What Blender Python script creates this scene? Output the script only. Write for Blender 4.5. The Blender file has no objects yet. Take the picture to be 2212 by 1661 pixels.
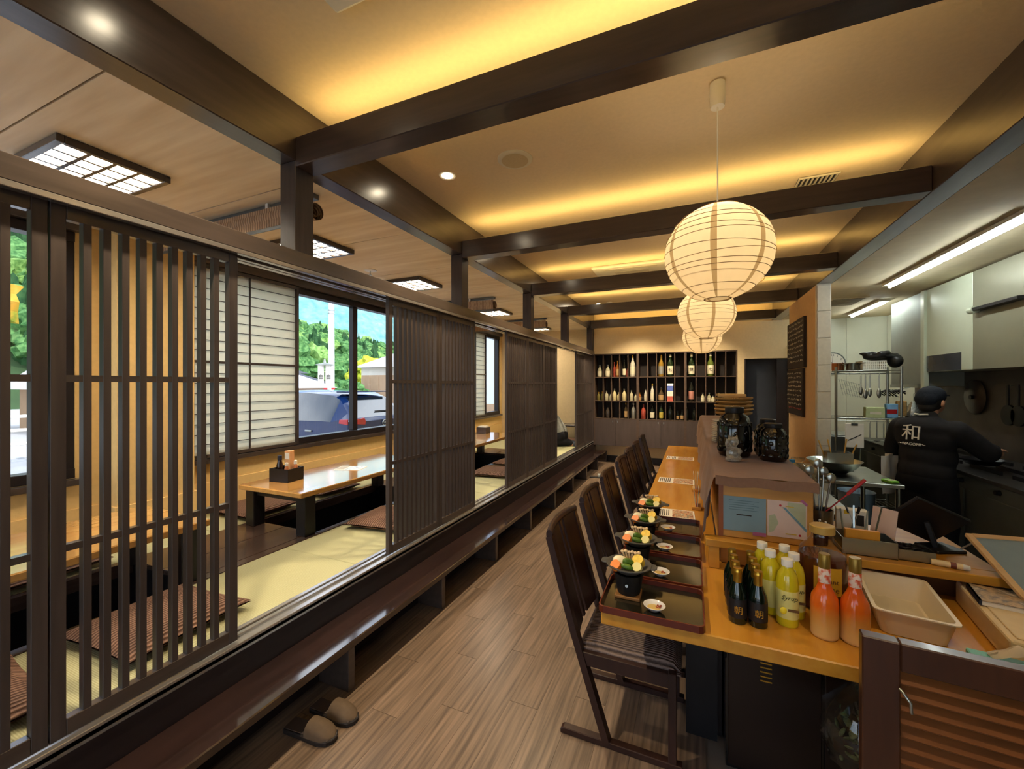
import bpy, bmesh, math, random
from mathutils import Vector, Matrix, Euler
random.seed(7)
R = math.radians
PI = math.pi
S = bpy.context.scene
COL = S.collection

# ------------------------------------------------------------------ camera
FPX, W, H = 891.0, 2212.0, 1661.0
cd = bpy.data.cameras.new('camera')
cd.sensor_fit = 'HORIZONTAL'; cd.sensor_width = 36.0
cd.lens = 36.0 * FPX / W
cd.clip_start = 0.02; cd.clip_end = 2000
cam = bpy.data.objects.new('camera', cd)
COL.objects.link(cam)
cam.location = (0, 0, 1.6)
cam.rotation_euler = (R(90), 0, math.atan2(391.0, FPX))
S.camera = cam

# ------------------------------------------------------------------ world
wd = bpy.data.worlds.new('world'); S.world = wd
wd.use_nodes = True
wn = wd.node_tree.nodes; wl = wd.node_tree.links
for n in list(wn): wn.remove(n)
wo = wn.new('ShaderNodeOutputWorld'); bg = wn.new('ShaderNodeBackground')
sky = wn.new('ShaderNodeTexSky'); sky.sky_type = 'NISHITA'
sky.sun_disc = False; sky.sun_elevation = R(52); sky.sun_rotation = R(120)
tc = wn.new('ShaderNodeTexCoord'); no = wn.new('ShaderNodeTexNoise')
no.inputs['Scale'].default_value = 2.2; no.inputs['Detail'].default_value = 6
cr = wn.new('ShaderNodeValToRGB')
cr.color_ramp.elements[0].position = 0.42; cr.color_ramp.elements[1].position = 0.62
mx = wn.new('ShaderNodeMix'); mx.data_type = 'RGBA'
mx.inputs[7].default_value = (7.5, 8.2, 9.0, 1)
wl.new(tc.outputs['Generated'], no.inputs['Vector'])
wl.new(no.outputs['Fac'], cr.inputs['Fac'])
wl.new(cr.outputs['Color'], mx.inputs[0])
wl.new(sky.outputs['Color'], mx.inputs[6])
wl.new(mx.outputs[2], bg.inputs['Color'])
bg.inputs['Strength'].default_value = 0.2
wl.new(bg.outputs['Background'], wo.inputs['Surface'])

sd = bpy.data.lights.new('sun', 'SUN'); sd.energy = 1.3; sd.angle = R(3); sd.color = (1, .95, .86)
sun = bpy.data.objects.new('sun', sd); COL.objects.link(sun)
sun.rotation_euler = Vector((-.74, -.12, -.66)).to_track_quat('-Z', 'Y').to_euler()

S.view_settings.view_transform = 'Standard'
S.view_settings.look = 'None'
S.view_settings.exposure = 1.22
S.view_settings.gamma = 1.0
S.view_settings.use_curve_mapping = False
cy = S.cycles
cy.use_denoising = True
cy.use_adaptive_sampling = True; cy.adaptive_threshold = .06; cy.adaptive_min_samples = 16
cy.max_bounces = 5; cy.diffuse_bounces = 4; cy.glossy_bounces = 2; cy.transmission_bounces = 4
cy.transparent_max_bounces = 6; cy.caustics_reflective = False; cy.caustics_refractive = False
cy.sample_clamp_indirect = 6.0

# lamp strengths (emission of the room's lamps and the added spots)
E_LED, E_SHOJI, E_TUBE, P_LANTERN, P_DOWN = 11.5, 26.0, 23.0, 0.92, 64.0

# ------------------------------------------------------------------ materials
MATS = {}
def mat(name, col, rough=.5, metal=0., spec=.5, emit=None, estr=0., trans=0., ior=1.45, alpha=1.,
        grain=None, noise=None, bump=0., rnd=0., coat=0., sheen=0., crough=.08):
    """grain=(col2, scale3, detail): stretched noise between col and col2 (object coords);
    noise=(amount, scale): slight value mottling; rnd: value change per object."""
    if name in MATS: return MATS[name]
    m = bpy.data.materials.new(name); m.use_nodes = True
    nt = m.node_tree; b = nt.nodes['Principled BSDF']; L = nt.links
    c4 = (*col, 1)
    b.inputs['Base Color'].default_value = c4
    b.inputs['Roughness'].default_value = rough
    b.inputs['Metallic'].default_value = metal
    b.inputs['Specular IOR Level'].default_value = spec
    b.inputs['IOR'].default_value = ior
    b.inputs['Transmission Weight'].default_value = trans
    b.inputs['Coat Weight'].default_value = coat
    b.inputs['Coat Roughness'].default_value = crough
    b.inputs['Sheen Weight'].default_value = sheen
    if emit:
        b.inputs['Emission Color'].default_value = (*emit, 1)
        b.inputs['Emission Strength'].default_value = estr
    out = None; fac = None
    if grain or noise or bump:
        t = nt.nodes.new('ShaderNodeTexCoord'); mp = nt.nodes.new('ShaderNodeMapping')
        L.new(t.outputs['Object'], mp.inputs['Vector'])
        nz = nt.nodes.new('ShaderNodeTexNoise'); L.new(mp.outputs['Vector'], nz.inputs['Vector'])
        nz.inputs['Scale'].default_value = 1.0; nz.inputs['Detail'].default_value = 5
        if rnd:
            oi = nt.nodes.new('ShaderNodeObjectInfo'); vm = nt.nodes.new('ShaderNodeVectorMath'); vm.operation = 'SCALE'
            cb = nt.nodes.new('ShaderNodeCombineXYZ')
            for k in range(3): L.new(oi.outputs['Random'], cb.inputs[k])
            L.new(cb.outputs[0], vm.inputs[0]); vm.inputs['Scale'].default_value = 37.0
            L.new(vm.outputs[0], mp.inputs['Location'])
        if grain:
            c2, sc, det = grain
            mp.inputs['Scale'].default_value = sc; nz.inputs['Detail'].default_value = det
            r = nt.nodes.new('ShaderNodeValToRGB')
            r.color_ramp.elements[0].position = .32; r.color_ramp.elements[1].position = .68
            r.color_ramp.elements[0].color = c4; r.color_ramp.elements[1].color = (*c2, 1)
            L.new(nz.outputs['Fac'], r.inputs['Fac']); out = r.outputs['Color']
        elif noise:
            am, sc = noise
            mp.inputs['Scale'].default_value = (sc, sc, sc)
            r = nt.nodes.new('ShaderNodeValToRGB')
            r.color_ramp.elements[0].position = .3; r.color_ramp.elements[1].position = .7
            r.color_ramp.elements[0].color = tuple(x * (1 - am) for x in col) + (1,)
            r.color_ramp.elements[1].color = tuple(min(1, x * (1 + am)) for x in col) + (1,)
            L.new(nz.outputs['Fac'], r.inputs['Fac']); out = r.outputs['Color']
        else:
            mp.inputs['Scale'].default_value = (60, 60, 60)
        if bump:
            bp = nt.nodes.new('ShaderNodeBump'); bp.inputs['Strength'].default_value = bump; bp.inputs['Distance'].default_value = .01
            L.new(nz.outputs['Fac'], bp.inputs['Height']); L.new(bp.outputs['Normal'], b.inputs['Normal'])
    if rnd:
        oi = nt.nodes.new('ShaderNodeObjectInfo'); mr = nt.nodes.new('ShaderNodeMapRange')
        mr.inputs['To Min'].default_value = 1 - rnd; mr.inputs['To Max'].default_value = 1 + rnd
        L.new(oi.outputs['Random'], mr.inputs['Value'])
        hs = nt.nodes.new('ShaderNodeHueSaturation'); L.new(mr.outputs[0], hs.inputs['Value'])
        if out: L.new(out, hs.inputs['Color'])
        else: hs.inputs['Color'].default_value = c4
        out = hs.outputs['Color']
    if out: L.new(out, b.inputs['Base Color'])
    MATS[name] = m
    return m

def ribbed(name, c1, c2, scale, axis=0, rough=.9, bump=.5):
    """woven cord: fine parallel ridges with two tones"""
    if name in MATS: return MATS[name]
    m = bpy.data.materials.new(name); m.use_nodes = True
    nt = m.node_tree; b = nt.nodes['Principled BSDF']; L = nt.links
    t = nt.nodes.new('ShaderNodeTexCoord'); wv = nt.nodes.new('ShaderNodeTexWave')
    wv.bands_direction = 'XYZ'[axis]; wv.inputs['Scale'].default_value = scale
    wv.inputs['Distortion'].default_value = 1.2; wv.inputs['Detail'].default_value = 2; wv.inputs['Detail Scale'].default_value = 3
    L.new(t.outputs['Object'], wv.inputs['Vector'])
    r = nt.nodes.new('ShaderNodeValToRGB'); r.color_ramp.elements[0].color = (*c1, 1); r.color_ramp.elements[1].color = (*c2, 1)
    L.new(wv.outputs['Color'], r.inputs['Fac']); L.new(r.outputs['Color'], b.inputs['Base Color'])
    bp = nt.nodes.new('ShaderNodeBump'); bp.inputs['Strength'].default_value = bump; bp.inputs['Distance'].default_value = .006
    L.new(wv.outputs['Fac'], bp.inputs['Height']); L.new(bp.outputs['Normal'], b.inputs['Normal'])
    b.inputs['Roughness'].default_value = rough; b.inputs['Specular IOR Level'].default_value = .2
    MATS[name] = m
    return m

def thin_glass(name, tint=(1, 1, 1), refl=.08):
    if name in MATS: return MATS[name]
    m = bpy.data.materials.new(name); m.use_nodes = True
    nt = m.node_tree; L = nt.links
    for n in list(nt.nodes): nt.nodes.remove(n)
    o = nt.nodes.new('ShaderNodeOutputMaterial'); mxs = nt.nodes.new('ShaderNodeMixShader')
    tr = nt.nodes.new('ShaderNodeBsdfTransparent'); gl = nt.nodes.new('ShaderNodeBsdfGlossy')
    lw = nt.nodes.new('ShaderNodeLayerWeight'); lw.inputs['Blend'].default_value = .5
    pw = nt.nodes.new('ShaderNodeMath'); pw.operation = 'POWER'; pw.inputs[1].default_value = 4.0
    fr = nt.nodes.new('ShaderNodeMath'); fr.operation = 'MULTIPLY_ADD'; fr.inputs[1].default_value = .7; fr.inputs[2].default_value = refl * .5
    L.new(lw.outputs['Facing'], pw.inputs[0]); L.new(pw.outputs[0], fr.inputs[0])
    tr.inputs['Color'].default_value = (*tint, 1); gl.inputs['Roughness'].default_value = .02
    L.new(fr.outputs[0], mxs.inputs[0]); L.new(tr.outputs[0], mxs.inputs[1]); L.new(gl.outputs[0], mxs.inputs[2])
    L.new(mxs.outputs[0], o.inputs['Surface'])
    MATS[name] = m
    return m

def paper(name, col, tl=.6):
    """diffuse + translucent sheet"""
    if name in MATS: return MATS[name]
    m = bpy.data.materials.new(name); m.use_nodes = True
    nt = m.node_tree; L = nt.links
    for n in list(nt.nodes): nt.nodes.remove(n)
    o = nt.nodes.new('ShaderNodeOutputMaterial'); mxs = nt.nodes.new('ShaderNodeMixShader'); mxs.inputs[0].default_value = tl
    d = nt.nodes.new('ShaderNodeBsdfDiffuse'); t = nt.nodes.new('ShaderNodeBsdfTranslucent')
    tcn = nt.nodes.new('ShaderNodeTexCoord'); nz = nt.nodes.new('ShaderNodeTexNoise'); nz.inputs['Scale'].default_value = 25; nz.inputs['Detail'].default_value = 6
    L.new(tcn.outputs['Object'], nz.inputs['Vector'])
    r = nt.nodes.new('ShaderNodeValToRGB')
    r.color_ramp.elements[0].color = tuple(x * .9 for x in col) + (1,); r.color_ramp.elements[1].color = (*col, 1)
    L.new(nz.outputs['Fac'], r.inputs['Fac'])
    L.new(r.outputs['Color'], d.inputs['Color']); L.new(r.outputs['Color'], t.inputs['Color'])
    L.new(d.outputs[0], mxs.inputs[1]); L.new(t.outputs[0], mxs.inputs[2]); L.new(mxs.outputs[0], o.inputs['Surface'])
    MATS[name] = m
    return m

def patch(name, cols, scale, rough=.6, spec=.4):
    """printed picture: blotches of several colours (voronoi cells + noise)"""
    if name in MATS: return MATS[name]
    m = bpy.data.materials.new(name); m.use_nodes = True
    nt = m.node_tree; b = nt.nodes['Principled BSDF']; L = nt.links
    t = nt.nodes.new('ShaderNodeTexCoord'); nz = nt.nodes.new('ShaderNodeTexNoise')
    nz.inputs['Scale'].default_value = scale; nz.inputs['Detail'].default_value = 4
    L.new(t.outputs['Object'], nz.inputs['Vector'])
    r = nt.nodes.new('ShaderNodeValToRGB'); r.color_ramp.interpolation = 'LINEAR'
    n = len(cols)
    els = r.color_ramp.elements
    els[0].position = .3; els[0].color = (*cols[0], 1); els[1].position = .7; els[1].color = (*cols[-1], 1)
    for i in range(1, n - 1):
        e = els.new(.3 + .4 * i / (n - 1)); e.color = (*cols[i], 1)
    L.new(nz.outputs['Fac'], r.inputs['Fac']); L.new(r.outputs['Color'], b.inputs['Base Color'])
    b.inputs['Roughness'].default_value = rough; b.inputs['Specular IOR Level'].default_value = spec
    MATS[name] = m
    return m

def gradz(name, stops, rough=.15):
    """colour that runs with height (layered drink)"""
    if name in MATS: return MATS[name]
    m = bpy.data.materials.new(name); m.use_nodes = True
    nt = m.node_tree; b = nt.nodes['Principled BSDF']; L = nt.links
    t = nt.nodes.new('ShaderNodeTexCoord'); sp = nt.nodes.new('ShaderNodeSeparateXYZ'); nz = nt.nodes.new('ShaderNodeTexNoise'); nz.inputs['Scale'].default_value = 18
    ad = nt.nodes.new('ShaderNodeMath'); ad.operation = 'MULTIPLY_ADD'; ad.inputs[1].default_value = .03
    L.new(t.outputs['Object'], sp.inputs[0]); L.new(t.outputs['Object'], nz.inputs['Vector']); L.new(nz.outputs['Fac'], ad.inputs[0]); L.new(sp.outputs['Z'], ad.inputs[2])
    mr = nt.nodes.new('ShaderNodeMapRange'); mr.inputs['From Min'].default_value = stops[0][0]; mr.inputs['From Max'].default_value = stops[-1][0]
    r = nt.nodes.new('ShaderNodeValToRGB'); L.new(ad.outputs[0], mr.inputs['Value']); L.new(mr.outputs[0], r.inputs['Fac'])
    e = r.color_ramp.elements; e[0].color = (*stops[0][1], 1); e[1].color = (*stops[-1][1], 1)
    for z, c in stops[1:-1]:
        q = e.new((z - stops[0][0]) / (stops[-1][0] - stops[0][0])); q.color = (*c, 1)
    L.new(r.outputs['Color'], b.inputs['Base Color']); b.inputs['Roughness'].default_value = rough; b.inputs['Coat Weight'].default_value = .3
    MATS[name] = m
    return m

def glow(name, col, s):
    if name in MATS: return MATS[name]
    m = bpy.data.materials.new(name); m.use_nodes = True
    nt = m.node_tree
    for n in list(nt.nodes): nt.nodes.remove(n)
    o = nt.nodes.new('ShaderNodeOutputMaterial'); e = nt.nodes.new('ShaderNodeEmission')
    e.inputs['Color'].default_value = (*col, 1); e.inputs['Strength'].default_value = s
    nt.links.new(e.outputs[0], o.inputs['Surface'])
    MATS[name] = m
    return m

def srgb(r, g, b):
    f = lambda c: (c / 255 / 12.92) if c / 255 <= .04045 else ((c / 255 + .055) / 1.055) ** 2.4
    return (f(r), f(g), f(b))

DARK = mat('dark_stain', srgb(74, 63, 58), .28, spec=.5, grain=(srgb(60, 51, 47), (30, 3, 30), 4), coat=.6, crough=.22)
DARKZ = mat('dark_stain_upright', srgb(74, 64, 60), .42, spec=.4, grain=(srgb(61, 52, 49), (40, 40, 3), 4))
DARKX = mat('dark_stain_cross', srgb(74, 60, 53), .28, spec=.5, grain=(srgb(60, 48, 43), (3, 30, 30), 4), coat=.6, crough=.22)
BENCH = mat('bench_varnish', srgb(52, 35, 32), .15, spec=.6, grain=(srgb(38, 26, 24), (30, 2, 30), 5), coat=.9)
FASCIA = mat('fascia_stain', srgb(42, 32, 32), .4, spec=.4, grain=(srgb(34, 26, 26), (30, 2, 30), 5))
CHAIR = mat('chair_wood', srgb(56, 36, 31), .3, spec=.5, grain=(srgb(42, 26, 23), (20, 20, 3), 4))
PLASTER = mat('ceiling_paper', srgb(234, 214, 184), .85, spec=.2, noise=(.03, 40), bump=.08)
WALLY = mat('yellow_plaster', srgb(226, 192, 128), .9, spec=.2, noise=(.04, 30), bump=.12)
WALLC = mat('cream_plaster', srgb(228, 204, 160), .9, spec=.2, noise=(.03, 30), bump=.1)
WOODC = mat('cedar_ceiling', srgb(250, 234, 206), .55, spec=.3, grain=(srgb(228, 206, 172), (1.2, 14, 14), 7))
FLOORM = mat('floor_wood', srgb(134, 112, 94), .32, spec=.5, grain=(srgb(88, 73, 61), (64, 2.4, 10), 6), rnd=.07)
TATAMI = ribbed('tatami_weave', srgb(188, 186, 146), srgb(166, 162, 122), 45, 1, .7, .2)
COUNTER = mat('counter_wood', srgb(206, 148, 54), .26, spec=.5, grain=(srgb(190, 128, 42), (20, 2, 20), 5), coat=.2)
COUNTERX = mat('counter_wood_cross', srgb(206, 150, 56), .3, spec=.5, grain=(srgb(190, 130, 44), (2, 20, 20), 5), coat=.2)
TABLEW = mat('table_wood', srgb(214, 162, 92), .14, spec=.6, grain=(srgb(200, 144, 76), (24, 2, 24), 5), coat=1.)
BLACK = mat('black_paint', srgb(24, 22, 24), .4, spec=.4, noise=(.2, 8))
BLACKG = mat('black_gloss', srgb(14, 13, 14), .1, spec=.6, coat=.4, noise=(.2, 8))
CORD = ribbed('zabuton_cord', srgb(92, 66, 54), srgb(150, 116, 96), 17, 0, .95, 1.)
SEATF = ribbed('seat_cord', srgb(70, 58, 54), srgb(132, 114, 106), 24, 1, .95, 1.)
STEEL = mat('stainless', srgb(176, 180, 174), .28, metal=1., noise=(.06, 6))
STEELD = mat('dull_steel', srgb(150, 154, 146), .5, metal=.7, noise=(.08, 5))
WHITEP = mat('white_plastic', srgb(236, 232, 222), .35, spec=.5, noise=(.02, 20))
OFFW = mat('off_white', srgb(222, 214, 196), .5, noise=(.03, 20))
SHOJI = paper('shoji_paper', srgb(250, 248, 234), .6)
FRAME = mat('dark_window_frame', srgb(40, 34, 36), .4, metal=.2, noise=(.1, 10))
GLASS = thin_glass('window_glass')
GOLD = mat('gold_foil', srgb(206, 160, 60), .3, metal=.9, noise=(.12, 60))
PAPERW = mat('white_paper', srgb(236, 230, 218), .7, noise=(.02, 20))
INK = mat('ink', srgb(40, 34, 32), .8, noise=(.1, 20))

# ------------------------------------------------------------------ mesh helpers
class B:
    def __init__(s): s.v = []; s.f = []
    def _add(s, v, f):
        o = len(s.v); s.v += [tuple(p) for p in v]; s.f += [tuple(i + o for i in q) for q in f]; return s
    def box(s, x0, x1, y0, y1, z0, z1):
        v = [(x, y, z) for z in (z0, z1) for y in (y0, y1) for x in (x0, x1)]
        return s._add(v, [(0, 2, 3, 1), (4, 5, 7, 6), (0, 1, 5, 4), (2, 6, 7, 3), (0, 4, 6, 2), (1, 3, 7, 5)])
    def obox(s, c, size, M=None):
        """oriented box: centre, size, 3x3 or Euler rotation"""
        hx, hy, hz = (q / 2 for q in size); c = Vector(c)
        v = [Vector((x, y, z)) for z in (-hz, hz) for y in (-hy, hy) for x in (-hx, hx)]
        if M is not None: v = [M @ p for p in v]
        return s._add([p + c for p in v], [(0, 2, 3, 1), (4, 5, 7, 6), (0, 1, 5, 4), (2, 6, 7, 3), (0, 4, 6, 2), (1, 3, 7, 5)])
    def beam(s, p0, p1, w, h, up=(0, 0, 1)):
        """rectangular bar from p0 to p1"""
        p0 = Vector(p0); p1 = Vector(p1); d = (p1 - p0).normalized(); up = Vector(up)
        a = d.cross(up).normalized(); b = a.cross(d).normalized()
        v = [p + a * (i * w / 2) + b * (j * h / 2) for p in (p0, p1) for j in (-1, 1) for i in (-1, 1)]
        return s._add(v, [(0, 1, 3, 2), (4, 6, 7, 5), (0, 4, 5, 1), (2, 3, 7, 6), (0, 2, 6, 4), (1, 5, 7, 3)])
    def cyl(s, p0, p1, r0, r1=None, n=16, caps=True):
        r1 = r0 if r1 is None else r1
        p0 = Vector(p0); p1 = Vector(p1); d = (p1 - p0).normalized()
        a = d.orthogonal().normalized(); b = d.cross(a)
        v = []
        for p, r in ((p0, r0), (p1, r1)):
            for i in range(n):
                t = 2 * PI * i / n; v.append(p + a * (r * math.cos(t)) + b * (r * math.sin(t)))
        f = [(i, (i + 1) % n, n + (i + 1) % n, n + i) for i in range(n)]
        if caps: f += [tuple(reversed(range(n))), tuple(range(n, 2 * n))]
        return s._add(v, f)
    def tube(s, pts, r, n=8, closed=False):
        pts = [Vector(p) for p in pts]; m = len(pts); v = []
        up = None
        for i, p in enumerate(pts):
            if closed: t = (pts[(i + 1) % m] - pts[i - 1]).normalized()
            else: t = (pts[min(i + 1, m - 1)] - pts[max(i - 1, 0)]).normalized()
            if up is None: up = t.orthogonal().normalized()
            a = (up - t * up.dot(t)).normalized(); up = a; b = t.cross(a)
            rr = r[i] if isinstance(r, (list, tuple)) else r
            for k in range(n):
                q = 2 * PI * k / n; v.append(p + a * (rr * math.cos(q)) + b * (rr * math.sin(q)))
        f = []
        for i in range(m if closed else m - 1):
            j = (i + 1) % m
            f += [(i * n + k, i * n + (k + 1) % n, j * n + (k + 1) % n, j * n + k) for k in range(n)]
        if not closed: f += [tuple(reversed(range(n))), tuple(range((m - 1) * n, m * n))]
        return s._add(v, f)
    def lathe(s, prof, n=24, c=(0, 0, 0), sx=1, sy=1, fn=None):
        """prof: list of (r,z) bottom to top"""
        v = []
        for r, z in prof:
            for i in range(n):
                t = 2 * PI * i / n
                rr = r * (fn(t, z) if fn else 1)
                v.append((c[0] + rr * sx * math.cos(t), c[1] + rr * sy * math.sin(t), c[2] + z))
        f = []
        for k in range(len(prof) - 1):
            f += [(k * n + i, k * n + (i + 1) % n, (k + 1) * n + (i + 1) % n, (k + 1) * n + i) for i in range(n)]
        if prof[0][0] > 1e-6: f.append(tuple(reversed(range(n))))
        if prof[-1][0] > 1e-6: f.append(tuple(range((len(prof) - 1) * n, len(prof) * n)))
        return s._add(v, f)
    def ell(s, c, r, n=16, m=10, M=None):
        v = []; c = Vector(c)
        rx, ry, rz = r if isinstance(r, (tuple, list)) else (r, r, r)
        for k in range(1, m):
            ph = PI * k / m
            for i in range(n):
                t = 2 * PI * i / n
                q = Vector((rx * math.sin(ph) * math.cos(t), ry * math.sin(ph) * math.sin(t), -rz * math.cos(ph)))
                v.append(c + (M @ q if M is not None else q))
        lo = Vector((0, 0, -rz)); hi = Vector((0, 0, rz))
        if M is not None: lo = M @ lo; hi = M @ hi
        v += [c + lo, c + hi]
        f = []
        for k in range(m - 2):
            f += [(k * n + i, k * n + (i + 1) % n, (k + 1) * n + (i + 1) % n, (k + 1) * n + i) for i in range(n)]
        b = len(v) - 2
        f += [(b, (i + 1) % n, i) for i in range(n)]
        f += [(b + 1, (m - 2) * n + i, (m - 2) * n + (i + 1) % n) for i in range(n)]
        return s._add(v, f)
    def prism(s, poly, p0, ax, ay, d):
        """polygon (list of 2d) in plane p0 + ax*x + ay*y, extruded by vector d"""
        p0 = Vector(p0); ax = Vector(ax); ay = Vector(ay); d = Vector(d); n = len(poly)
        v = [p0 + ax * x + ay * y for x, y in poly]; v += [p + d for p in v]
        f = [tuple(reversed(range(n))), tuple(range(n, 2 * n))]
        f += [(i, (i + 1) % n, n + (i + 1) % n, n + i) for i in range(n)]
        return s._add(v, f)
    def grid(s, nu, nv, fn):
        v = [fn(i / (nu - 1), j / (nv - 1)) for j in range(nv) for i in range(nu)]
        f = [(j * nu + i, j * nu + i + 1, (j + 1) * nu + i + 1, (j + 1) * nu + i) for j in range(nv - 1) for i in range(nu - 1)]
        return s._add(v, f)
    def mesh(s, name, m, bevel=0., smooth=None, fix=True, seg=1):
        me = bpy.data.meshes.new(name)
        me.from_pydata(s.v, [], s.f); me.validate()
        bm = bmesh.new(); bm.from_mesh(me)
        if fix: bmesh.ops.recalc_face_normals(bm, faces=bm.faces)
        if bevel > 0:
            es = [e for e in bm.edges if len(e.link_faces) == 2 and e.calc_face_angle(0) > .6]
            bmesh.ops.bevel(bm, geom=es, offset=bevel, segments=seg, affect='EDGES', profile=.5, clamp_overlap=True)
        bm.to_mesh(me); bm.free()
        if smooth is not None:
            me.shade_smooth()
            me.set_sharp_from_angle(angle=R(smooth))
        if m: me.materials.append(m)
        return me
    def obj(s, name, m, parent=None, bevel=0., smooth=None, loc=None, rot=None, fix=True, seg=1):
        return link(name, s.mesh(name, m, bevel, smooth, fix, seg), parent, loc, rot)

def link(name, me, parent=None, loc=None, rot=None):
    o = bpy.data.objects.new(name, me); COL.objects.link(o)
    if parent: o.parent = parent
    if loc is not None: o.location = loc
    if rot is not None: o.rotation_euler = rot
    return o

def tag(o, label, cat, group=None):
    o['label'] = label; o['category'] = cat
    if group: o['group'] = group
    return o
def struct(o):
    o['kind'] = 'structure'; return o
def thing(name, label, cat, loc=(0, 0, 0), rz=0., group=None):
    o = bpy.data.objects.new(name, None); COL.objects.link(o)
    o.location = loc; o.rotation_euler = (0, 0, rz); o.empty_display_size = .1
    return tag(o, label, cat, group)
def root_struct(name, loc=(0, 0, 0)):
    o = bpy.data.objects.new(name, None); COL.objects.link(o); o.location = loc; o.empty_display_size = .1
    return struct(o)
def dup(o, parent=None, loc=None, rz=None, label=None):
    c = o.copy(); COL.objects.link(c)
    if parent is not None: c.parent = parent
    if loc is not None: c.location = loc
    if rz is not None: c.rotation_euler = (0, 0, rz)
    if label: c['label'] = label
    for ch in list(o.children): dup(ch, c)
    return c
def text_mesh(name, body, size, m, parent=None, loc=(0, 0, 0), rot=(0, 0, 0), extrude=.0008, shear=0., align='CENTER', sx=1.):
    cu = bpy.data.curves.new(name, 'FONT'); cu.body = body; cu.size = size; cu.extrude = extrude
    cu.align_x = align; cu.align_y = 'CENTER'; cu.shear = shear; cu.resolution_u = 3
    t = bpy.data.objects.new(name + '_tmp', cu); COL.objects.link(t)
    dg = bpy.context.evaluated_depsgraph_get()
    me = bpy.data.meshes.new_from_object(t.evaluated_get(dg))
    bpy.data.objects.remove(t); bpy.data.curves.remove(cu)
    me.name = name; me.materials.clear(); me.materials.append(m)
    o = link(name, me, parent, loc, rot); o.scale = (sx, 1, 1)
    return o
def remeshed(name, b, m, parent=None, voxel=.014, it=4, bump=None):
    """one continuous surface grown from overlapping volumes"""
    me = b.mesh(name + '_raw', None)
    o = bpy.data.objects.new(name + '_tmp', me); COL.objects.link(o)
    md = o.modifiers.new('r', 'REMESH'); md.mode = 'VOXEL'; md.voxel_size = voxel
    ms = o.modifiers.new('s', 'SMOOTH'); ms.iterations = it; ms.factor = .5
    dg = bpy.context.evaluated_depsgraph_get()
    out = bpy.data.meshes.new_from_object(o.evaluated_get(dg))
    bpy.data.objects.remove(o); bpy.data.meshes.remove(me)
    out.name = name; out.materials.clear(); out.materials.append(m); out.shade_smooth()
    return link(name, out, parent)
def limb(b, pts):
    """chain of tapered capsules: [(point, radius), ...]"""
    for (p, r), (q, t) in zip(pts[:-1], pts[1:]):
        b.cyl(p, q, r, t, 14); b.ell(p, r, 12, 8); b.ell(q, t, 12, 8)
    return b

# ================================================================== THE SETTING
ZC, ZT, ZW = 3.05, .43, 2.77           # main ceiling, tatami level, wooden ceiling
Y0, YB = -2.2, 8.45                    # wall behind the camera, back wall face

# main floor: base slab with planks laid on it
floor = struct(B().box(-1.9, 3.0, Y0, 9.0, -.12, -.006).obj('floor', mat('floor_base', srgb(120, 108, 96), .5, noise=(.08, 4))))
pm = [B().box(-.0745, .0745, 0, l, -.006, 0).mesh('plank', FLOORM) for l in (.898, .45)]
x = -1.9 + .075; row = 0
while x < .12:
    y = -.9 - (row * .37) % .9
    while y < 8.7:
        link('plank', pm[0], floor, (x, y, 0)); y += .9
    x += .15; row += 1
# kitchen floor tiles are far away and dark: one sheet
struct(B().box(.3, 3.0, 2.5, 9.0, -.006, .004).obj('floor_kitchen', mat('kitchen_floor', srgb(96, 92, 84), .5, noise=(.15, 6))))

# raised tatami platform
tat = root_struct('floor_tatami')
PITS = ((-.2, 1.5), (2.36, 3.78), (4.82, 6.3))
pb = B()
pb.box(-2.68, -1.885, Y0, 8.65, 0, ZT - .03)
pb.box(-4.06, -3.46, Y0, 8.65, 0, ZT - .03)
ys = [Y0] + [q for p in PITS for q in p] + [8.65]
for i in range(0, len(ys), 2): pb.box(-3.46, -2.68, ys[i], ys[i + 1], 0, ZT - .03)
pb.obj('platform', BLACK, tat)
FLB = mat('floor_board', srgb(84, 66, 56), .25, spec=.5, grain=(srgb(66, 50, 42), (24, 3, 24), 5), coat=.2)
EDGE = mat('mat_border', srgb(120, 112, 76), .8, noise=(.1, 40))
mats_y = [-1.75, .15, 2.05, 3.95, 5.85, 7.75, 8.64]
for a, b_ in zip(mats_y[:-1], mats_y[1:]):
    B().box(-2.676, -2.002, a + .002, b_ - .002, ZT - .03, ZT).obj('tatami_mat', TATAMI, tat, bevel=.003)
    B().box(-4.055, -3.464, a + .002, b_ - .002, ZT - .03, ZT).obj('tatami_mat', TATAMI, tat, bevel=.003)
B().box(-3.458, -2.682, 6.82, 8.64, ZT - .03, ZT).obj('tatami_mat', TATAMI, tat, bevel=.003)
for a, b_ in ((1.5, 2.36), (3.78, 4.82), (6.3, 6.8)):
    B().box(-3.458, -3.075, a, b_ - .002, ZT - .03, ZT + .002).obj('floor_board', FLB, tat, bevel=.002)
    B().box(-3.07, -2.76, a, b_ - .002, ZT - .03, ZT + .002).obj('floor_board', FLB, tat, bevel=.002)
    B().box(-2.755, -2.682, a, b_ - .002, ZT - .03, ZT + .002).obj('floor_board', FLB, tat, bevel=.002)
for a, b_ in PITS:
    for x0, x1 in ((-3.458, -3.40), (-2.74, -2.682)):
        B().box(x0, x1, a, b_, ZT - .08, ZT + .002).obj('pit_edge', FLB, tat, bevel=.003)
    B().box(-3.40, -2.74, a, b_, .04, .06).obj('pit_floor', FASCIA, tat)

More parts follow.
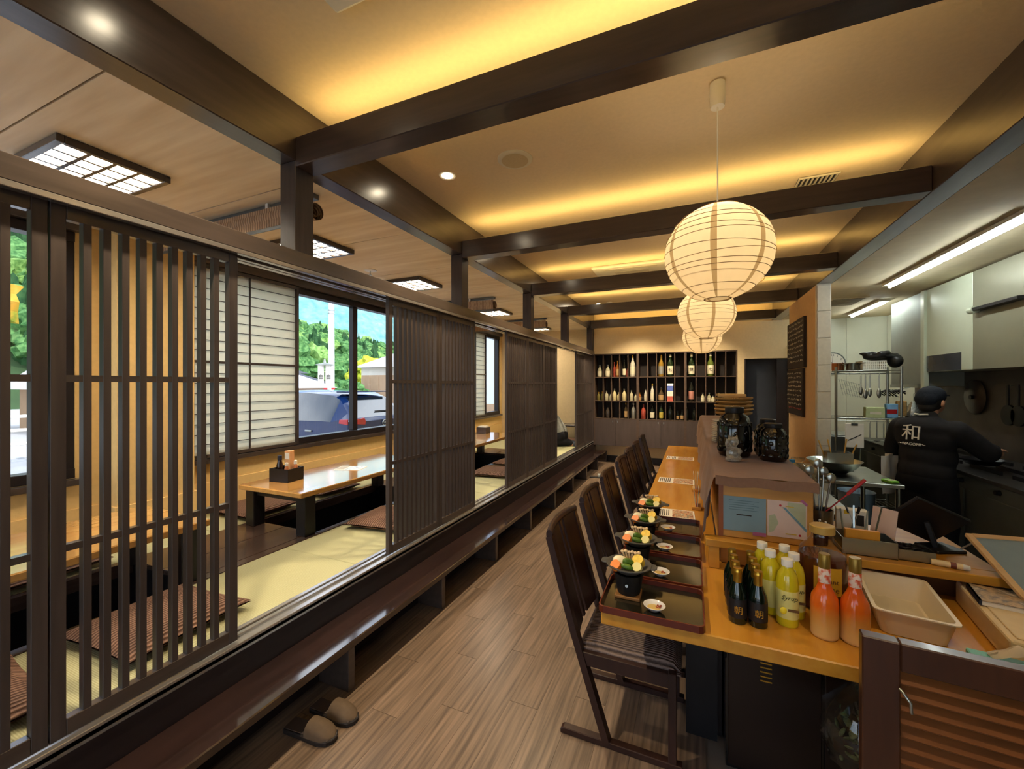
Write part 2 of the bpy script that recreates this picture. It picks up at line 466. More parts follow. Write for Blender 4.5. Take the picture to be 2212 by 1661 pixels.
# fascia of the platform and the sliding-door sill
struct(B().box(-1.885, -1.868, Y0, 8.43, 0, ZT - .02).obj('trim_1', FASCIA))
sill = root_struct('trim_2')
SILLM = mat('sill_rail', srgb(168, 164, 160), .2, metal=.65, spec=.6, grain=(srgb(146, 140, 136), (30, 2, 30), 5))
for x0, x1 in ((-2.0, -1.972), (-1.955, -1.93), (-1.886, -1.862)):
    B().box(x0, x1, Y0, 8.43, ZT - .02, ZT + .01).obj('sill_ridge', SILLM, sill, bevel=.002)
B().box(-2.0, -1.862, Y0, 8.43, ZT - .03, ZT - .002).obj('sill_board', SILLM, sill)
head = root_struct('trim_3')
B().box(-2.0, -1.852, Y0, 8.43, 2.205, 2.285).obj('head_board', DARK, head, bevel=.003)
HEADU = SILLM
for x0, x1 in ((-2.0, -1.965), (-1.955, -1.928), (-1.884, -1.852)):
    B().box(x0, x1, Y0, 8.43, 2.185, 2.206).obj('head_ridge', HEADU, head, bevel=.002)

# ceilings
struct(B().box(-2.05, 3.0, Y0, 8.8, ZC, ZC + .1).obj('ceiling', PLASTER))
ct = root_struct('ceiling_tatami')
yb = -1.9; k = 0
while yb < 8.6:
    B().box(-4.06, -1.99, yb + .004, min(yb + .895, 8.65), ZW, ZW + .012).obj('ceiling_panel', WOODC, ct); yb += .9
B().box(-4.1, -1.99, Y0, 8.7, ZW + .012, ZW + .06).obj('ceiling_backing', mat('seam_dark', srgb(120, 90, 62), .8, noise=(.05, 9)), ct)
KCEIL = mat('kitchen_ceiling', srgb(216, 200, 164), .8, noise=(.04, 12))
struct(B().box(1.41, 3.0, Y0, 9.0, 2.72, 2.8).obj('ceiling_kitchen', KCEIL))

# beams: the long one over the screens, five across with a light strip on top, the one over the pass
LEDM = glow('led', (1.0, .68, .22), E_LED)
struct(B().box(-1.99, -1.87, Y0, 8.65, 2.755, ZC).obj('trim_4', DARK, bevel=.004))
POSTS = (1.55, 3.22, 4.92, 6.56, 8.2)
nb = 5
for i, y in enumerate((-.12,) + POSTS):
    o = struct(B().box(-1.868, 1.268, y - .06, y + .06, 2.72, 2.87).obj('trim_%d' % nb, DARKX, bevel=.004)); nb += 1
    B().box(-1.80, 1.22, y + .030, y + .054, 2.8702, 2.8735).obj('light_strip', LEDM, o)
struct(B().box(1.27, 1.41, Y0, 8.43, 2.72, ZC).obj('trim_%d' % nb, DARK, bevel=.004)); nb += 1
for y in POSTS[:-1] + (8.37,):
    struct(B().box(-1.985, -1.872, y - .056, y + .056, 2.286, 2.754).obj('trim_%d' % nb, DARKZ, bevel=.003)); nb += 1

# walls ------------------------------------------------------------
wlft = root_struct('wall_left')
OPEN = ((-1.3, 1.45), (2.15, 6.35), (6.9, 8.55))
wb = B()
wb.box(-4.21, -4.06, Y0, 8.75, -.2, .93)
wb.box(-4.21, -4.06, Y0, 8.75, 2.69, 2.8)
ys = [Y0] + [q for p in OPEN for q in p] + [8.75]
for i in range(0, len(ys), 2): wb.box(-4.21, -4.06, ys[i], ys[i + 1], .93, 2.69)
wb.obj('plaster', WALLY, wlft)
B().box(-4.06, -3.83, 1.59, 2.10, ZT, ZW).obj('pilaster', WALLY, wlft, bevel=.004)
B().box(-4.06, -3.83, 6.36, 6.87, ZT, ZW).obj('pilaster', WALLY, wlft, bevel=.004)
DADO = mat('dado_paper', srgb(236, 198, 130), .8, noise=(.03, 30))
bl = root_struct('baseboard_left')
for a, b_ in ((Y0, 1.585), (2.105, 6.355), (6.875, 8.64)):
    B().box(-4.06, -4.035, a, b_, ZT, .71).obj('dado', DADO, bl)
for a, b_ in ((1.57, 2.12), (6.34, 6.89)):
    B().box(-4.03, -3.81, a, b_, ZT, .71).obj('dado', DADO, bl)
wbk = root_struct('wall_back')
q = B()
q.box(-4.06, -1.95, 8.65, 8.8, ZT, 2.8)
q.box(-1.95, .735, 8.45, 8.8, 2.225, ZC)
q.box(.735, .845, 8.45, 8.8, 0, ZC)
q.box(.845, 1.53, 8.45, 8.8, 2.06, ZC)
q.box(1.53, 1.62, 8.45, 8.8, 0, ZC)
q.box(-1.95, .735, 8.74, 8.8, 0, 2.225)
q.obj('plaster', WALLC, wbk)
struct(B().box(-1.86, .735, 8.722, 8.74, 0, .12).obj('baseboard_back', FASCIA))
struct(B().box(-1.95, -1.87, 8.44, 8.6, 0, 2.75).obj('trim_%d' % nb, DARKZ)); nb += 1
wf = root_struct('wall_front')
q = B(); q.box(-4.2, -3.6, Y0 - .12, Y0, -.1, 3.1); q.box(-3.6, -2.1, Y0 - .12, Y0, -.1, 1.0); q.box(-3.6, 1.1, Y0 - .12, Y0, 2.3, 3.1); q.box(-2.1, -1.7, Y0 - .12, Y0, -.1, 2.3); q.box(1.1, 3.0, Y0 - .12, Y0, -.1, 3.1)  # openings left in this unseen wall to add daylight
q.obj('plaster', WALLC, wf)
d2 = root_struct('added_entrance')      # unseen entrance frame behind the camera, added so daylight comes in
for xx in (-1.7, -.8, .1, 1.03): B().box(xx, xx + .07, Y0 - .1, Y0 - .04, 0, 2.3).obj('frame', FRAME, d2)
for zz in (0, 2.23): B().box(-1.7, 1.1, Y0 - .1, Y0 - .04, zz, zz + .07).obj('frame', FRAME, d2)
wr = root_struct('wall_right')
B().box(1.27, 1.395, 5.66, 7.05, 0, 2.72).obj('plaster', mat('tan_plaster', srgb(206, 168, 122), .9, noise=(.04, 25)), wr)
B().box(1.268, 1.40, 5.60, 5.66, 0, 2.72).obj('tile_end', mat('kitchen_tile', srgb(204, 196, 178), .35, noise=(.05, 30)), wr)
for k in range(9):
    B().box(1.272, 1.396, 5.592, 5.60, .02 + k * .3, .31 + k * .3).obj('tile', MATS['kitchen_tile'], wr, bevel=.003)
KW = mat('kitchen_panel', srgb(222, 224, 206), .35, noise=(.03, 4))
wk = root_struct('wall_kitchen')
B().box(2.9, 3.0, Y0, 9.0, 0, 2.8).obj('panel', KW, wk)
for a, b_ in ((1.62, 1.93), (1.934, 2.36), (2.364, 2.9)):
    B().box(a, b_, 8.62, 8.7, 0, 2.72).obj('panel', KW if a > 1.7 else mat('kitchen_panel_grey', srgb(186, 186, 168), .5, noise=(.04, 5)), wk, bevel=.002)
B().box(2.86, 2.9, 4.2, 7.6, .7, 1.75).obj('splashback', mat('burnt_splash', srgb(84, 74, 66), .4, metal=.3, noise=(.25, 5)), wk)

# back door: dark recess with a brown leaf standing open
d1 = root_struct('door_1')
B().box(.845, 1.53, 8.66, 8.7, 0, 2.06).obj('recess', mat('door_dusk', srgb(52, 56, 66), .6, noise=(.1, 4)), d1)
B().box(1.345, 1.52, 8.52, 8.56, 0, 2.05).obj('leaf', FASCIA, d1, bevel=.004)
B().box(.845, .87, 8.44, 8.6, 0, 2.06).obj('jamb', FASCIA, d1)

# windows ------------------------------------------------------------
def window(n, y0, y1, muls):
    w = root_struct('window_%d' % n)
    for a, b_ in ((y0, y0 + .055), (y1 - .055, y1)):
        B().box(-4.17, -4.07, a, b_, .93, 2.69).obj('frame', FRAME, w, bevel=.004)
    B().box(-4.17, -4.055, y0, y1, .93, 1.0).obj('frame', FRAME, w, bevel=.004)
    B().box(-4.17, -4.055, y0, y1, 2.62, 2.69).obj('frame', FRAME, w, bevel=.004)
    for m in muls: B().box(-4.16, -4.085, m - .04, m + .04, 1.0, 2.62).obj('mullion', FRAME, w, bevel=.004)
    es = [y0 + .055] + [v for m in muls for v in (m - .04, m + .04)] + [y1 - .055]
    for i in range(0, len(es), 2):
        B()._add([(-4.12, es[i], 1.0), (-4.12, es[i + 1], 1.0), (-4.12, es[i + 1], 2.62), (-4.12, es[i], 2.62)], [(0, 1, 2, 3)]).obj('pane', GLASS, w)
    B().box(-4.06, -4.00, y0 - .03, y1 + .03, .885, .928).obj('window_sill', DARK, w, bevel=.003)
    B().box(-4.06, -4.00, y0 - .03, y1 + .03, 2.69, 2.765).obj('window_head', DARK, w, bevel=.003)
window(1, -1.3, 1.45, (.1,))
window(2, 2.15, 6.35, (3.24, 4.16, 5.22))
window(3, 6.9, 8.55, (7.78,))

# shoji screens sliding inside the windows
def shoji(label, y0, y1, nv=1):
    t = thing('shoji_screen', label, 'shoji screen', (-4.03, y0, .935), 0, 'shoji screens at the windows')
    w = y1 - y0; hgt = 1.75
    for a in (0, w - .028): B().box(-.015, .015, a, a + .028, 0, hgt).obj('stile', DARKZ, t)
    for z in (0, .86, hgt - .03):
        B().box(-.014, .014, .028, w - .028, z, z + (.03 if z != .86 else .022)).obj('rail', DARK, t)
    for k in range(nv):
        yy = w * (k + 1) / (nv + 1)
        B().box(-.008, .008, yy - .005, yy + .005, .03, hgt - .03).obj('muntin', DARKZ, t)
    bar = B().box(-.007, .007, .028, w - .028, -.003, .003).mesh('bar', DARK)
    for k in range(8): link('bar', bar, t, (0, 0, .03 + .83 * (k + 1) / 9))
    for k in range(8): link('bar', bar, t, (0, 0, .882 + .838 * (k + 1) / 9))
    B().box(-.012, -.011, .02, w - .02, .02, hgt - .02).obj('paper', SHOJI, t)
shoji('shoji screen beside the yellow pilaster, left of the big two-pane window', 2.16, 3.25)
shoji('shoji screen seen through the lattice, right of the big two-pane window', 5.2, 6.34)
shoji('shoji screen at the far end, beside the last narrow window', 6.91, 7.80)

# ceiling fittings ---------------------------------------------------
SHOJIGLOW = glow('shoji_lamp', (1.0, .86, .66), E_SHOJI)
for i, (y, lab) in enumerate(((1.13, 'square shoji ceiling lamp nearest the camera, half behind the lattice'),
                              (2.51, 'square shoji ceiling lamp cut by the first short post'),
                              (3.89, 'square shoji ceiling lamp between the first and second short posts'),
                              (5.95, 'square shoji ceiling lamp just right of the second short post'),
                              (7.97, 'square shoji ceiling lamp farthest away, by the end wall'))):
    t = thing('ceiling_lamp', lab, 'ceiling lamp', (-2.93, y, 2.732), 0, 'shoji ceiling lamps')
    h_ = .23
    for a, b_, c, d in ((-h_, h_, -h_, -h_ + .03), (-h_, h_, h_ - .03, h_), (-h_, -h_ + .03, -h_ + .03, h_ - .03), (h_ - .03, h_, -h_ + .03, h_ - .03)):
        B().box(a, b_, c, d, 0, .0375).obj('frame', DARK, t, bevel=.003)
    B().box(-.2, .2, -.2, .2, .020, .026).obj('diffuser', SHOJIGLOW, t)
    for k in (-.1, 0, .1):
        B().box(k - .009, k + .009, -.2, .2, .004, .019).obj('muntin', DARK, t)
        B().box(-.2, .2, k - .009, k + .009, .005, .018).obj('muntin', DARK, t)

BAMBOO = ribbed('bamboo', srgb(150, 122, 98), srgb(200, 172, 142), 14, 0, .7, .6)
RAIL = mat('blind_rail', srgb(120, 124, 126), .35, metal=.8, noise=(.05, 10))
for y, x0, x1, lab in ((1.84, -3.75, -2.12, 'rolled bamboo blind under the wooden ceiling, nearest, behind the first post'),
                       (4.95, -3.9, -2.42, 'rolled bamboo blind under the wooden ceiling, behind the second post'),
                       (6.9, -3.9, -2.36, 'rolled bamboo blind under the wooden ceiling, farthest, behind the third post')):
    t = thing('bamboo_blind', lab, 'blind', (0, y, 2.77), 0, 'rolled bamboo blinds')
    B().box(x0, x1, -.02, .02, -.03, 0).obj('head_rail', RAIL, t, bevel=.003)
    n_ = 18
    def spiral(u, v, x0=x0, x1=x1):
        th = u * 2 * PI * 1.9; r = .022 + .045 * u
        return (x0 + (x1 - x0) * v, r * math.sin(th), -.10 + r * math.cos(th))
    B().grid(40, 14, spiral).obj('slat_roll', BAMBOO, t, smooth=60)
    B().box(x0, x1, -.06, -.05, -.19, -.17).obj('bottom_bar', RAIL, t, bevel=.002)
    B().grid(2, 6, lambda u, v, x0=x0, x1=x1: (x0 + (x1 - x0) * v, -.057, -.175 + .13 * u)).obj('slat_sheet', BAMBOO, t)
    for k in (.25, .75):
        xx = x0 + (x1 - x0) * k
        B().box(xx - .012, xx + .012, -.035, .0, -.05, .0).obj('bracket', WHITEP, t)
B().lathe([(.055, -.008), (.06, 0)], 24).cyl((0, 0, -.008), (0, 0, -.02), .03, .025, 16)
t = thing('sprinkler', 'small white round sprinkler head on the wooden ceiling', 'sprinkler', (-3.02, 3.28, ZW))
B().lathe([(.02, -.012), (.06, -.008), (.062, 0)], 24).obj('rose', WHITEP, t, smooth=40)
B().cyl((0, 0, -.012), (0, 0, -.05), .006, .004, 8).cyl((0, 0, -.05), (0, 0, -.054), .016, .016, 12).obj('nozzle', STEEL, t)
t = thing('ceiling_hatch', 'beige access hatch in the wooden ceiling above the window', 'hatch', (-3.72, 3.3, ZW))
B().box(-.2, .2, -.2, .2, -.006, 0).obj('panel', WOODC, t)
for a in (-.205, .2): B().box(a, a + .006, -.205, .205, -.008, 0).obj('edge', OFFW, t)

t = thing('ceiling_speaker', 'round cream ceiling speaker between the first two beams', 'speaker', (-1.05, 2.44, ZC))
B().lathe([(.085, -.012), (.1, -.012), (.112, -.004), (.113, 0)], 36).obj('rim', OFFW, t, smooth=40)
B().lathe([(.0, -.0125), (.085, -.0125), (.086, -.006)], 36).obj('grille', mat('grille', srgb(206, 188, 154), .8, noise=(.06, 200)), t, smooth=40)

t = thing('downlight', 'small lit recessed spotlight in the cream ceiling near the long beam', 'downlight', (-1.56, 2.44, ZC))
B().lathe([(.04, -.003), (.058, -.005), (.06, 0)], 24).obj('rim', OFFW, t, smooth=40)
B().lathe([(0, -.0065), (.034, -.006), (.038, -.0045)], 20).obj('bulb', glow('spot_bulb', (1, .85, .6), 30), t)
ld = bpy.data.lights.new('spot', 'SPOT'); ld.energy = P_DOWN; ld.color = (1, .82, .55); ld.spot_size = R(100); ld.spot_blend = .8; ld.shadow_soft_size = .03
lo = bpy.data.objects.new('spot', ld); COL.objects.link(lo); lo.parent = t; lo.location = (0, 0, -.03)
for x, y, lab in ((-1.56, .85, 'recessed spotlight in the first ceiling bay, above the picture'), (-1.56, 4.1, 'recessed spotlight in the third ceiling bay, behind the second beam'),
                  (-1.56, 5.75, 'recessed spotlight in the fourth ceiling bay, behind the third beam'), (-1.56, 7.42, 'recessed spotlight in the fifth bay near the long beam'),
                  (-.95, 7.55, 'added wall-wash spotlight left of centre before the bottle shelf'), (.1, 7.55, 'added wall-wash spotlight right of centre before the bottle shelf'),  # unseen spots added to brighten the back wall
                  (.72, .72, 'added fill spotlight above the near end of the counter, above the picture')):  # unseen spot added to lift the dim near counter
    o = dup(t, None, (x, y, ZC), 0, lab)
    if y < .8:
        for ch in o.children:
            if ch.type == 'LIGHT': ch.data = ld.copy(); ch.data.energy = .35 * P_DOWN
    if y > 7.5:
        for ch in o.children:
            if ch.type == 'LIGHT': ch.data = ld.copy(); ch.data.energy = 1.1 * P_DOWN; ch.rotation_euler = (R(12), 0, 0)

for x0, x1, y0, y1, lab in ((-1.25, -.35, .28, 1.18, 'white ceiling air conditioner panel at the top edge of the picture'),
                            (-1.15, -.25, 5.05, 5.8, 'white ceiling air conditioner panel far down the room')):
    t = thing('air_conditioner', lab, 'air conditioner', (0, 0, ZC))
    B().box(x0, x1, y0, y1, -.035, -.0005).obj('panel', WHITEP, t, bevel=.012, seg=3)
    B().box(x0 + .25, x1 - .25, y0 + .22, y1 - .22, -.042, -.034).obj('grille', OFFW, t, bevel=.004)
    for yy in (y0 + .08, y1 - .13): B().box(x0 + .14, x1 - .14, yy, yy + .05, -.04, -.034).obj('louvre', OFFW, t)
t = thing('air_vent', 'small slatted air vent in the ceiling by the second beam', 'vent', (.80, 3.60, ZC))
B().box(-.12, .12, -.14, .14, -.003, 0).obj('backing', BLACK, t)
for k in range(9):
    B().box(-.118 + k * .0275, -.108 + k * .0275, -.135, .135, -.012, -.003).obj('slat', OFFW, t)
for a in (-.14, .13): B().box(-.12, .12, a, a + .01, -.013, 0).obj('frame', OFFW, t)
t = thing('smoke_detector', 'tiny white smoke detector on the ceiling far down the room', 'smoke detector', (-1.35, 7.35, ZC))
B().lathe([(.03, -.035), (.045, -.025), (.05, 0)], 20).obj('body', WHITEP, t, smooth=40)
B().cyl((0, 0, -.035), (0, 0, -.042), .012, .010, 10).obj('sensor', OFFW, t)

# paper lanterns -----------------------------------------------------
LPAPER = paper('lantern_paper', srgb(250, 236, 204), .62)
RIB = mat('lantern_rib', srgb(150, 120, 80), .8, noise=(.1, 30))
SEAM = paper('lantern_seam', srgb(186, 164, 124), .6)
def lantern(y, lab, seed):
    rs = random.Random(seed)
    t = thing('paper_lantern', lab, 'lantern', (.108, y, 2.23), rs.uniform(0, .4), 'round paper lanterns over the counter')
    rx, rz = .238, .226
    B().lathe([(.031, .70), (.036, .76), (.033, .815), (.02, .82)], 20).obj('ceiling_cup', WHITEP, t, smooth=40)
    B().cyl((0, 0, .21), (0, 0, .71), .0035, .0035, 8).obj('cord', WHITEP, t)
    prof = []
    for k in range(27):
        ph = math.asin(min(.997, max(-.97, -0.97 + 1.967 * k / 26)))
        ph = -1.33 + (1.26 + 1.33) * k / 26
        prof.append((rx * math.cos(ph), rz * math.sin(ph)))
    n = 56; b = B(); v = []
    for r, z in prof:
        for i in range(n):
            tt = 2 * PI * i / n
            rr = r * (1 + .006 * math.sin(9 * tt + z * 60) + .004 * math.sin(23 * tt - z * 90)); v.append((rr * math.cos(tt), rr * math.sin(tt), z))
    f = [(k * n + i, k * n + (i + 1) % n, (k + 1) * n + (i + 1) % n, (k + 1) * n + i) for k in range(26) for i in range(n)]
    fs = [(k * n + i_, k * n + (i_ + 1) % n, (k + 1) * n + (i_ + 1) % n, (k + 1) * n + i_) for k in range(26) for i_ in range(n) if i_ % 8]
    b._add(v, fs); b.obj('shade', LPAPER, t, smooth=80)
    for i_ in range(0, n, 8):
        sv = [v[k * n + (i_ + e) % n] for k in range(27) for e in (0, 1)]
        B()._add(sv, [(2 * k, 2 * k + 1, 2 * k + 3, 2 * k + 2) for k in range(26)]).obj('seam', SEAM, t, smooth=80)
    for k in range(13):
        z = -.205 + .41 * k / 12 + rs.uniform(-.008, .008); tx = rs.uniform(-.05, .05); ty = rs.uniform(-.05, .05)
        r = rx * math.sqrt(max(.02, 1 - (z / rz) ** 2)) * 1.006
        pts = [(r * math.cos(a), r * math.sin(a), z + r * (tx * math.cos(a) + ty * math.sin(a))) for a in (2 * PI * i / 36 for i in range(36))]
        B().tube(pts, .0014, 5, True).obj('rib', RIB, t, smooth=60)
    B().tube([(.058 * math.cos(a), .058 * math.sin(a), -.219) for a in (2 * PI * i / 24 for i in range(24))], .003, 6, True).obj('bottom_ring', RIB, t, smooth=60)
    B().lathe([(.0, .150), (.02, .157), (.024, .17), (.016, .19), (.014, .21), (0, .212)], 16).obj('bulb', glow('lantern_bulb', (1, .84, .58), 30), t, smooth=40)
    l = bpy.data.lights.new('lantern', 'POINT'); l.energy = P_LANTERN; l.color = (1, .79, .54); l.shadow_soft_size = .03
    lo = bpy.data.objects.new('lantern_light', l); COL.objects.link(lo); lo.parent = t; lo.location = (0, 0, .125)
lantern(2.21, 'large round paper lantern hanging nearest over the counter', 1)
lantern(4.05, 'round paper lantern hanging behind the nearest one', 2)
lantern(5.95, 'round paper lantern hanging farthest, lowest in the picture', 3)

# kitchen tubes
TUBE = glow('tube', (.92, 1.0, .98), E_TUBE)
for x, y0, y1, lab in ((1.98, 3.7, 5.85, 'long white fluorescent tube light on the near kitchen ceiling'),
                       (2.30, 6.9, 8.15, 'shorter fluorescent tube light at the back of the kitchen')):
    t = thing('fluorescent_light', lab, 'tube light', (x, (y0 + y1) / 2, 2.72))
    l = (y1 - y0) / 2
    B().box(-.06, .06, -l, l, -.03, 0).obj('housing', OFFW, t, bevel=.006)
    n = 2 if l > .8 else 1
    for k in range(n):
        a = -l + .03 + k * (2 * l / n); b_ = -l - .03 + (k + 1) * (2 * l / n)
        B().cyl((0, a, -.045), (0, b_, -.045), .016, .016, 12).obj('tube', TUBE, t, smooth=60)

# ================================================================== SCREENS AND BENCH
SLAT = B().box(-.015, .015, -.011, .011, .49, 2.15).mesh('slat', DARKZ, bevel=.0015)
def lattice(y0, w, lab, xc=-1.907, n=9):
    t = thing('lattice_screen', lab, 'lattice screen', (xc, y0, 0), 0, 'sliding lattice screens')
    for a in (0, w - .038): B().box(-.016, .016, a, a + .038, .442, 2.196).obj('stile', DARKZ, t, bevel=.002)
    for z0, z1 in ((.442, .497), (2.145, 2.196)): B().box(-.016, .016, .038, w - .038, z0, z1).obj('rail', DARK, t, bevel=.002)
    for z in (1.06, 1.62): B().box(-.0135, .0135, .038, w - .038, z - .011, z + .011).obj('rail', DARK, t)
    for k in range(n): link('slat', SLAT, t, (0, .038 + (w - .076) * (k + 1) / (n + 1), 0))
lattice(.016, .597, 'lattice screen at the left edge of the picture')
lattice(.617, .597, 'lattice screen second from the left, right of the wide double stile')
lattice(2.232, .605, 'lattice screen right of the first wide opening, its left half')
lattice(2.84, .6, 'lattice screen ending at the second opening, left of the far window')
lattice(4.18, .615, 'lattice screen first of the three in a row past the second opening')
lattice(4.798, .61, 'lattice screen in the middle of the three in a row')
lattice(5.412, .61, 'lattice screen third of the three in a row, beside the kneeling person')
lattice(7.16, .62, 'lattice screen before the last one, near the bottle shelf')
lattice(7.784, .62, 'lattice screen farthest away, touching the bottle shelf wall')

t = thing('step_bench', 'long low glossy red-brown step bench along the tatami platform', 'bench', (0, 0, 0))
B().box(-1.864, -1.615, -1.0, 8.4, .232, .272).obj('bench_top', BENCH, t, bevel=.005)
bl_ = B().box(-.11, .11, -.022, .022, 0, .232).mesh('leg', DARK, bevel=.003)
for k in range(11): link('leg', bl_, t, (-1.745, -.10 + k * .87, 0))
B().box(-1.865, -1.845, -1.0, 8.4, 0, .232).obj('back_board', FASCIA, t)

# ================================================================== LOW TABLES AND CUSHIONS
def low_table(y0, y1, lab, x0=-3.42, x1=-2.70):
    t = thing('low_table', lab, 'table', ((x0 + x1) / 2, (y0 + y1) / 2, ZT + .003), 0, 'low tables over the foot wells')
    hx, hy = (x1 - x0) / 2, (y1 - y0) / 2
    B().box(-hx, hx, -hy, hy, .305, .345).obj('table_top', TABLEW, t, bevel=.006)
    lg = B().box(-.05, .05, -.05, .05, 0, .305).mesh('leg', BLACK, bevel=.004)
    for sx in (-1, 1):
        for sy in (-1, 1): link('leg', lg, t, (sx * (hx - .065), sy * (hy - .10), 0))
    for sy in (-1, 1): B().box(-hx + .115, hx - .115, sy * (hy - .10) - .02, sy * (hy - .10) + .02, .25, .305).obj('apron', BLACK, t)
low_table(-.15, 1.57, 'low wooden table nearest, behind the slats of the second lattice screen')
low_table(2.2, 3.86, 'low wooden table in the first opening, with the black condiment caddy')
low_table(4.75, 6.4, 'low wooden table in the second opening, below the far window')
t = thing('small_table', 'small dark low table by the end wall, behind the kneeling person', 'table', (-2.36, 8.36, ZT))
B().box(-.3, .3, -.2, .2, .31, .345).obj('table_top', DARK, t, bevel=.004)
for sx in (-1, 1):
    for sy in (-1, 1): B().box(sx * .26 - .02, sx * .26 + .02, sy * .16 - .02, sy * .16 + .02, 0, .31).obj('leg', DARKZ, t)

def cushion_mesh():
    def top(u, v, s):
        x = (u - .5) * 2; y = (v - .5) * 2
        e = (1 - abs(x) ** 4) * (1 - abs(y) ** 4)
        k = 1 - .05 * (1 - x * x) * abs(y) - .05 * (1 - y * y) * abs(x)
        zz = .038 + s * (.004 + .036 * max(0, e) ** .55)
        return (x * .265 * k, y * .265 * k, max(0, zz))
    b = B(); b.grid(15, 15, lambda u, v: top(u, v, 1)); b.grid(15, 15, lambda u, v: top(1 - u, v, -1))
    return b
CUSH = cushion_mesh().mesh('zabuton', CORD, smooth=70)
TUFT = B().ell((0, 0, .079), (.006, .006, .003), 8, 5).mesh('tuft', mat('tuft', srgb(80, 56, 46), .9, noise=(.1, 40)))
for x, y, rz, lab in ((-2.37, 1.15, .06, 'brown ribbed floor cushion behind the second lattice screen, on the aisle side'),
                      (-2.36, .46, -.05, 'brown ribbed floor cushion at the left edge behind the first lattice screen'),
                      (-3.73, 1.15, .05, 'brown floor cushion on the window side of the nearest table'),
                      (-3.73, .35, -.04, 'brown floor cushion on the window side, leftmost behind the slats'),
                      (-2.36, 2.80, .12, 'brown ribbed floor cushion in front of the caddy table, aisle side'),
                      (-2.36, 3.55, -.03, 'brown floor cushion behind the third lattice screen, aisle side'),
                      (-3.73, 2.55, .03, 'brown floor cushion behind the caddy table, under the shoji'),
                      (-3.73, 3.35, -.06, 'brown floor cushion behind the caddy table, under the big window'),
                      (-2.36, 4.85, .1, 'brown floor cushion nearest in the second opening'),
                      (-2.38, 5.55, -.05, 'brown floor cushion farther back in the second opening, half behind the lattice'),
                      (-3.73, 5.3, 0, 'brown floor cushion on the far side of the table in the second opening'),
                      (-2.2, 8.12, .1, 'brown floor cushion beside the kneeling person, by the small dark table')):
    t = thing('floor_cushion', lab, 'cushion', (x, y, ZT + .001), rz, 'brown floor cushions')
    link('cover', CUSH, t); link('tuft', TUFT, t)

# condiment caddy and menu on the table in the first opening
t = thing('condiment_caddy', 'black square condiment caddy on the corner of the low table', 'caddy', (-3.20, 2.47, .778), .12)
for a in ((-.1, .1, -.085, .085, 0, .006), (-.1, .1, -.085, -.079, 0, .11), (-.1, .1, .079, .085, 0, .11), (-.1, -.094, -.079, .079, 0, .11), (.094, .1, -.079, .079, 0, .11)):
    B().box(*a).obj('panel', BLACK, t, bevel=.001)
def shaker(x, y, lab, body, cap, h, r=.022, base=.786, shape='jar'):
    t = thing(shape, lab, shape, (x, y, base))
    B().lathe([(r * .9, 0), (r, .006), (r, h * .6), (r * .6, h * .78), (r * .55, h * .84)], 16).obj('body', body, t, smooth=50)
    B().lathe([(r * .66, h * .82), (r * .7, h * .84), (r * .66, h), (r * .4, h * 1.02)], 16).obj('cap', cap, t, smooth=50)
SOYG = mat('soy_glass', srgb(40, 22, 16), .12, spec=.6, noise=(.1, 10))
SPICE = mat('spice_orange', srgb(196, 120, 72), .4, noise=(.1, 30))
shaker(-3.26, 2.45, 'dark soy sauce bottle in the black caddy', SOYG, mat('soy_cap', srgb(40, 44, 60), .4, noise=(.1, 20)), .2, .026, shape='bottle')
shaker(-3.15, 2.43, 'small orange spice shaker with white cap in the caddy', SPICE, WHITEP, .15, .02, shape='shaker')
shaker(-3.13, 2.50, 'second spice shaker with white cap in the caddy, farther in', SPICE, WHITEP, .16, .02, shape='shaker')
t = thing('napkin_box', 'tall peach paper box sticking out of the caddy', 'box', (-3.205, 2.50, .786), .12)
B().box(-.03, .03, -.024, .024, 0, .24).obj('box', mat('peach_card', srgb(226, 170, 118), .7, noise=(.03, 20)), t, bevel=.002)
B().box(-.022, .022, -.0255, -.0242, .17, .225).obj('label_print', PAPERW, t)
FOOD = patch('food_photo', (srgb(70, 40, 30), srgb(170, 96, 66), srgb(226, 190, 150), srgb(120, 110, 96), srgb(236, 226, 210)), 34)
def menu(lab, x, y, z, w, l, rz=0, name='menu_sheet', pic=FOOD, side=1):
    t = thing(name, lab, 'menu', (x, y, z), rz, 'menu sheets')
    B().box(-w / 2, w / 2, -l / 2, l / 2, 0, .0015).obj('sheet', PAPERW, t)
    B().box(-w * .08, w * .46, -l * .44, l * .44, .0015, .0019).obj('photo_print', pic, t)
    for k in range(6):
        B().box(-w * .46 + k * w * .055, -w * .46 + k * w * .055 + w * .022, -l * .38 + .02 * (k % 3) * l, l * .40, .0015, .0018).obj('text_line', INK, t)
menu('folded blue and white menu sheet on the low table by the caddy', -3.08, 3.07, .7785, .26, .2, .35,
     pic=patch('blue_photo', (srgb(60, 90, 130), srgb(170, 190, 210), srgb(230, 236, 240), srgb(90, 110, 120)), 30))
menu('white menu sheet on the low table in the second opening', -2.95, 5.05, .7785, .22, .3, .1)
t = thing('table_box', 'small brown box on the low table in the second opening', 'box', (-3.25, 6.2, .7785))
B().box(-.09, .09, -.08, .08, 0, .1).obj('box', DARK, t, bevel=.003)
B().box(-.07, .07, -.06, .06, .1, .12).obj('napkins', PAPERW, t)

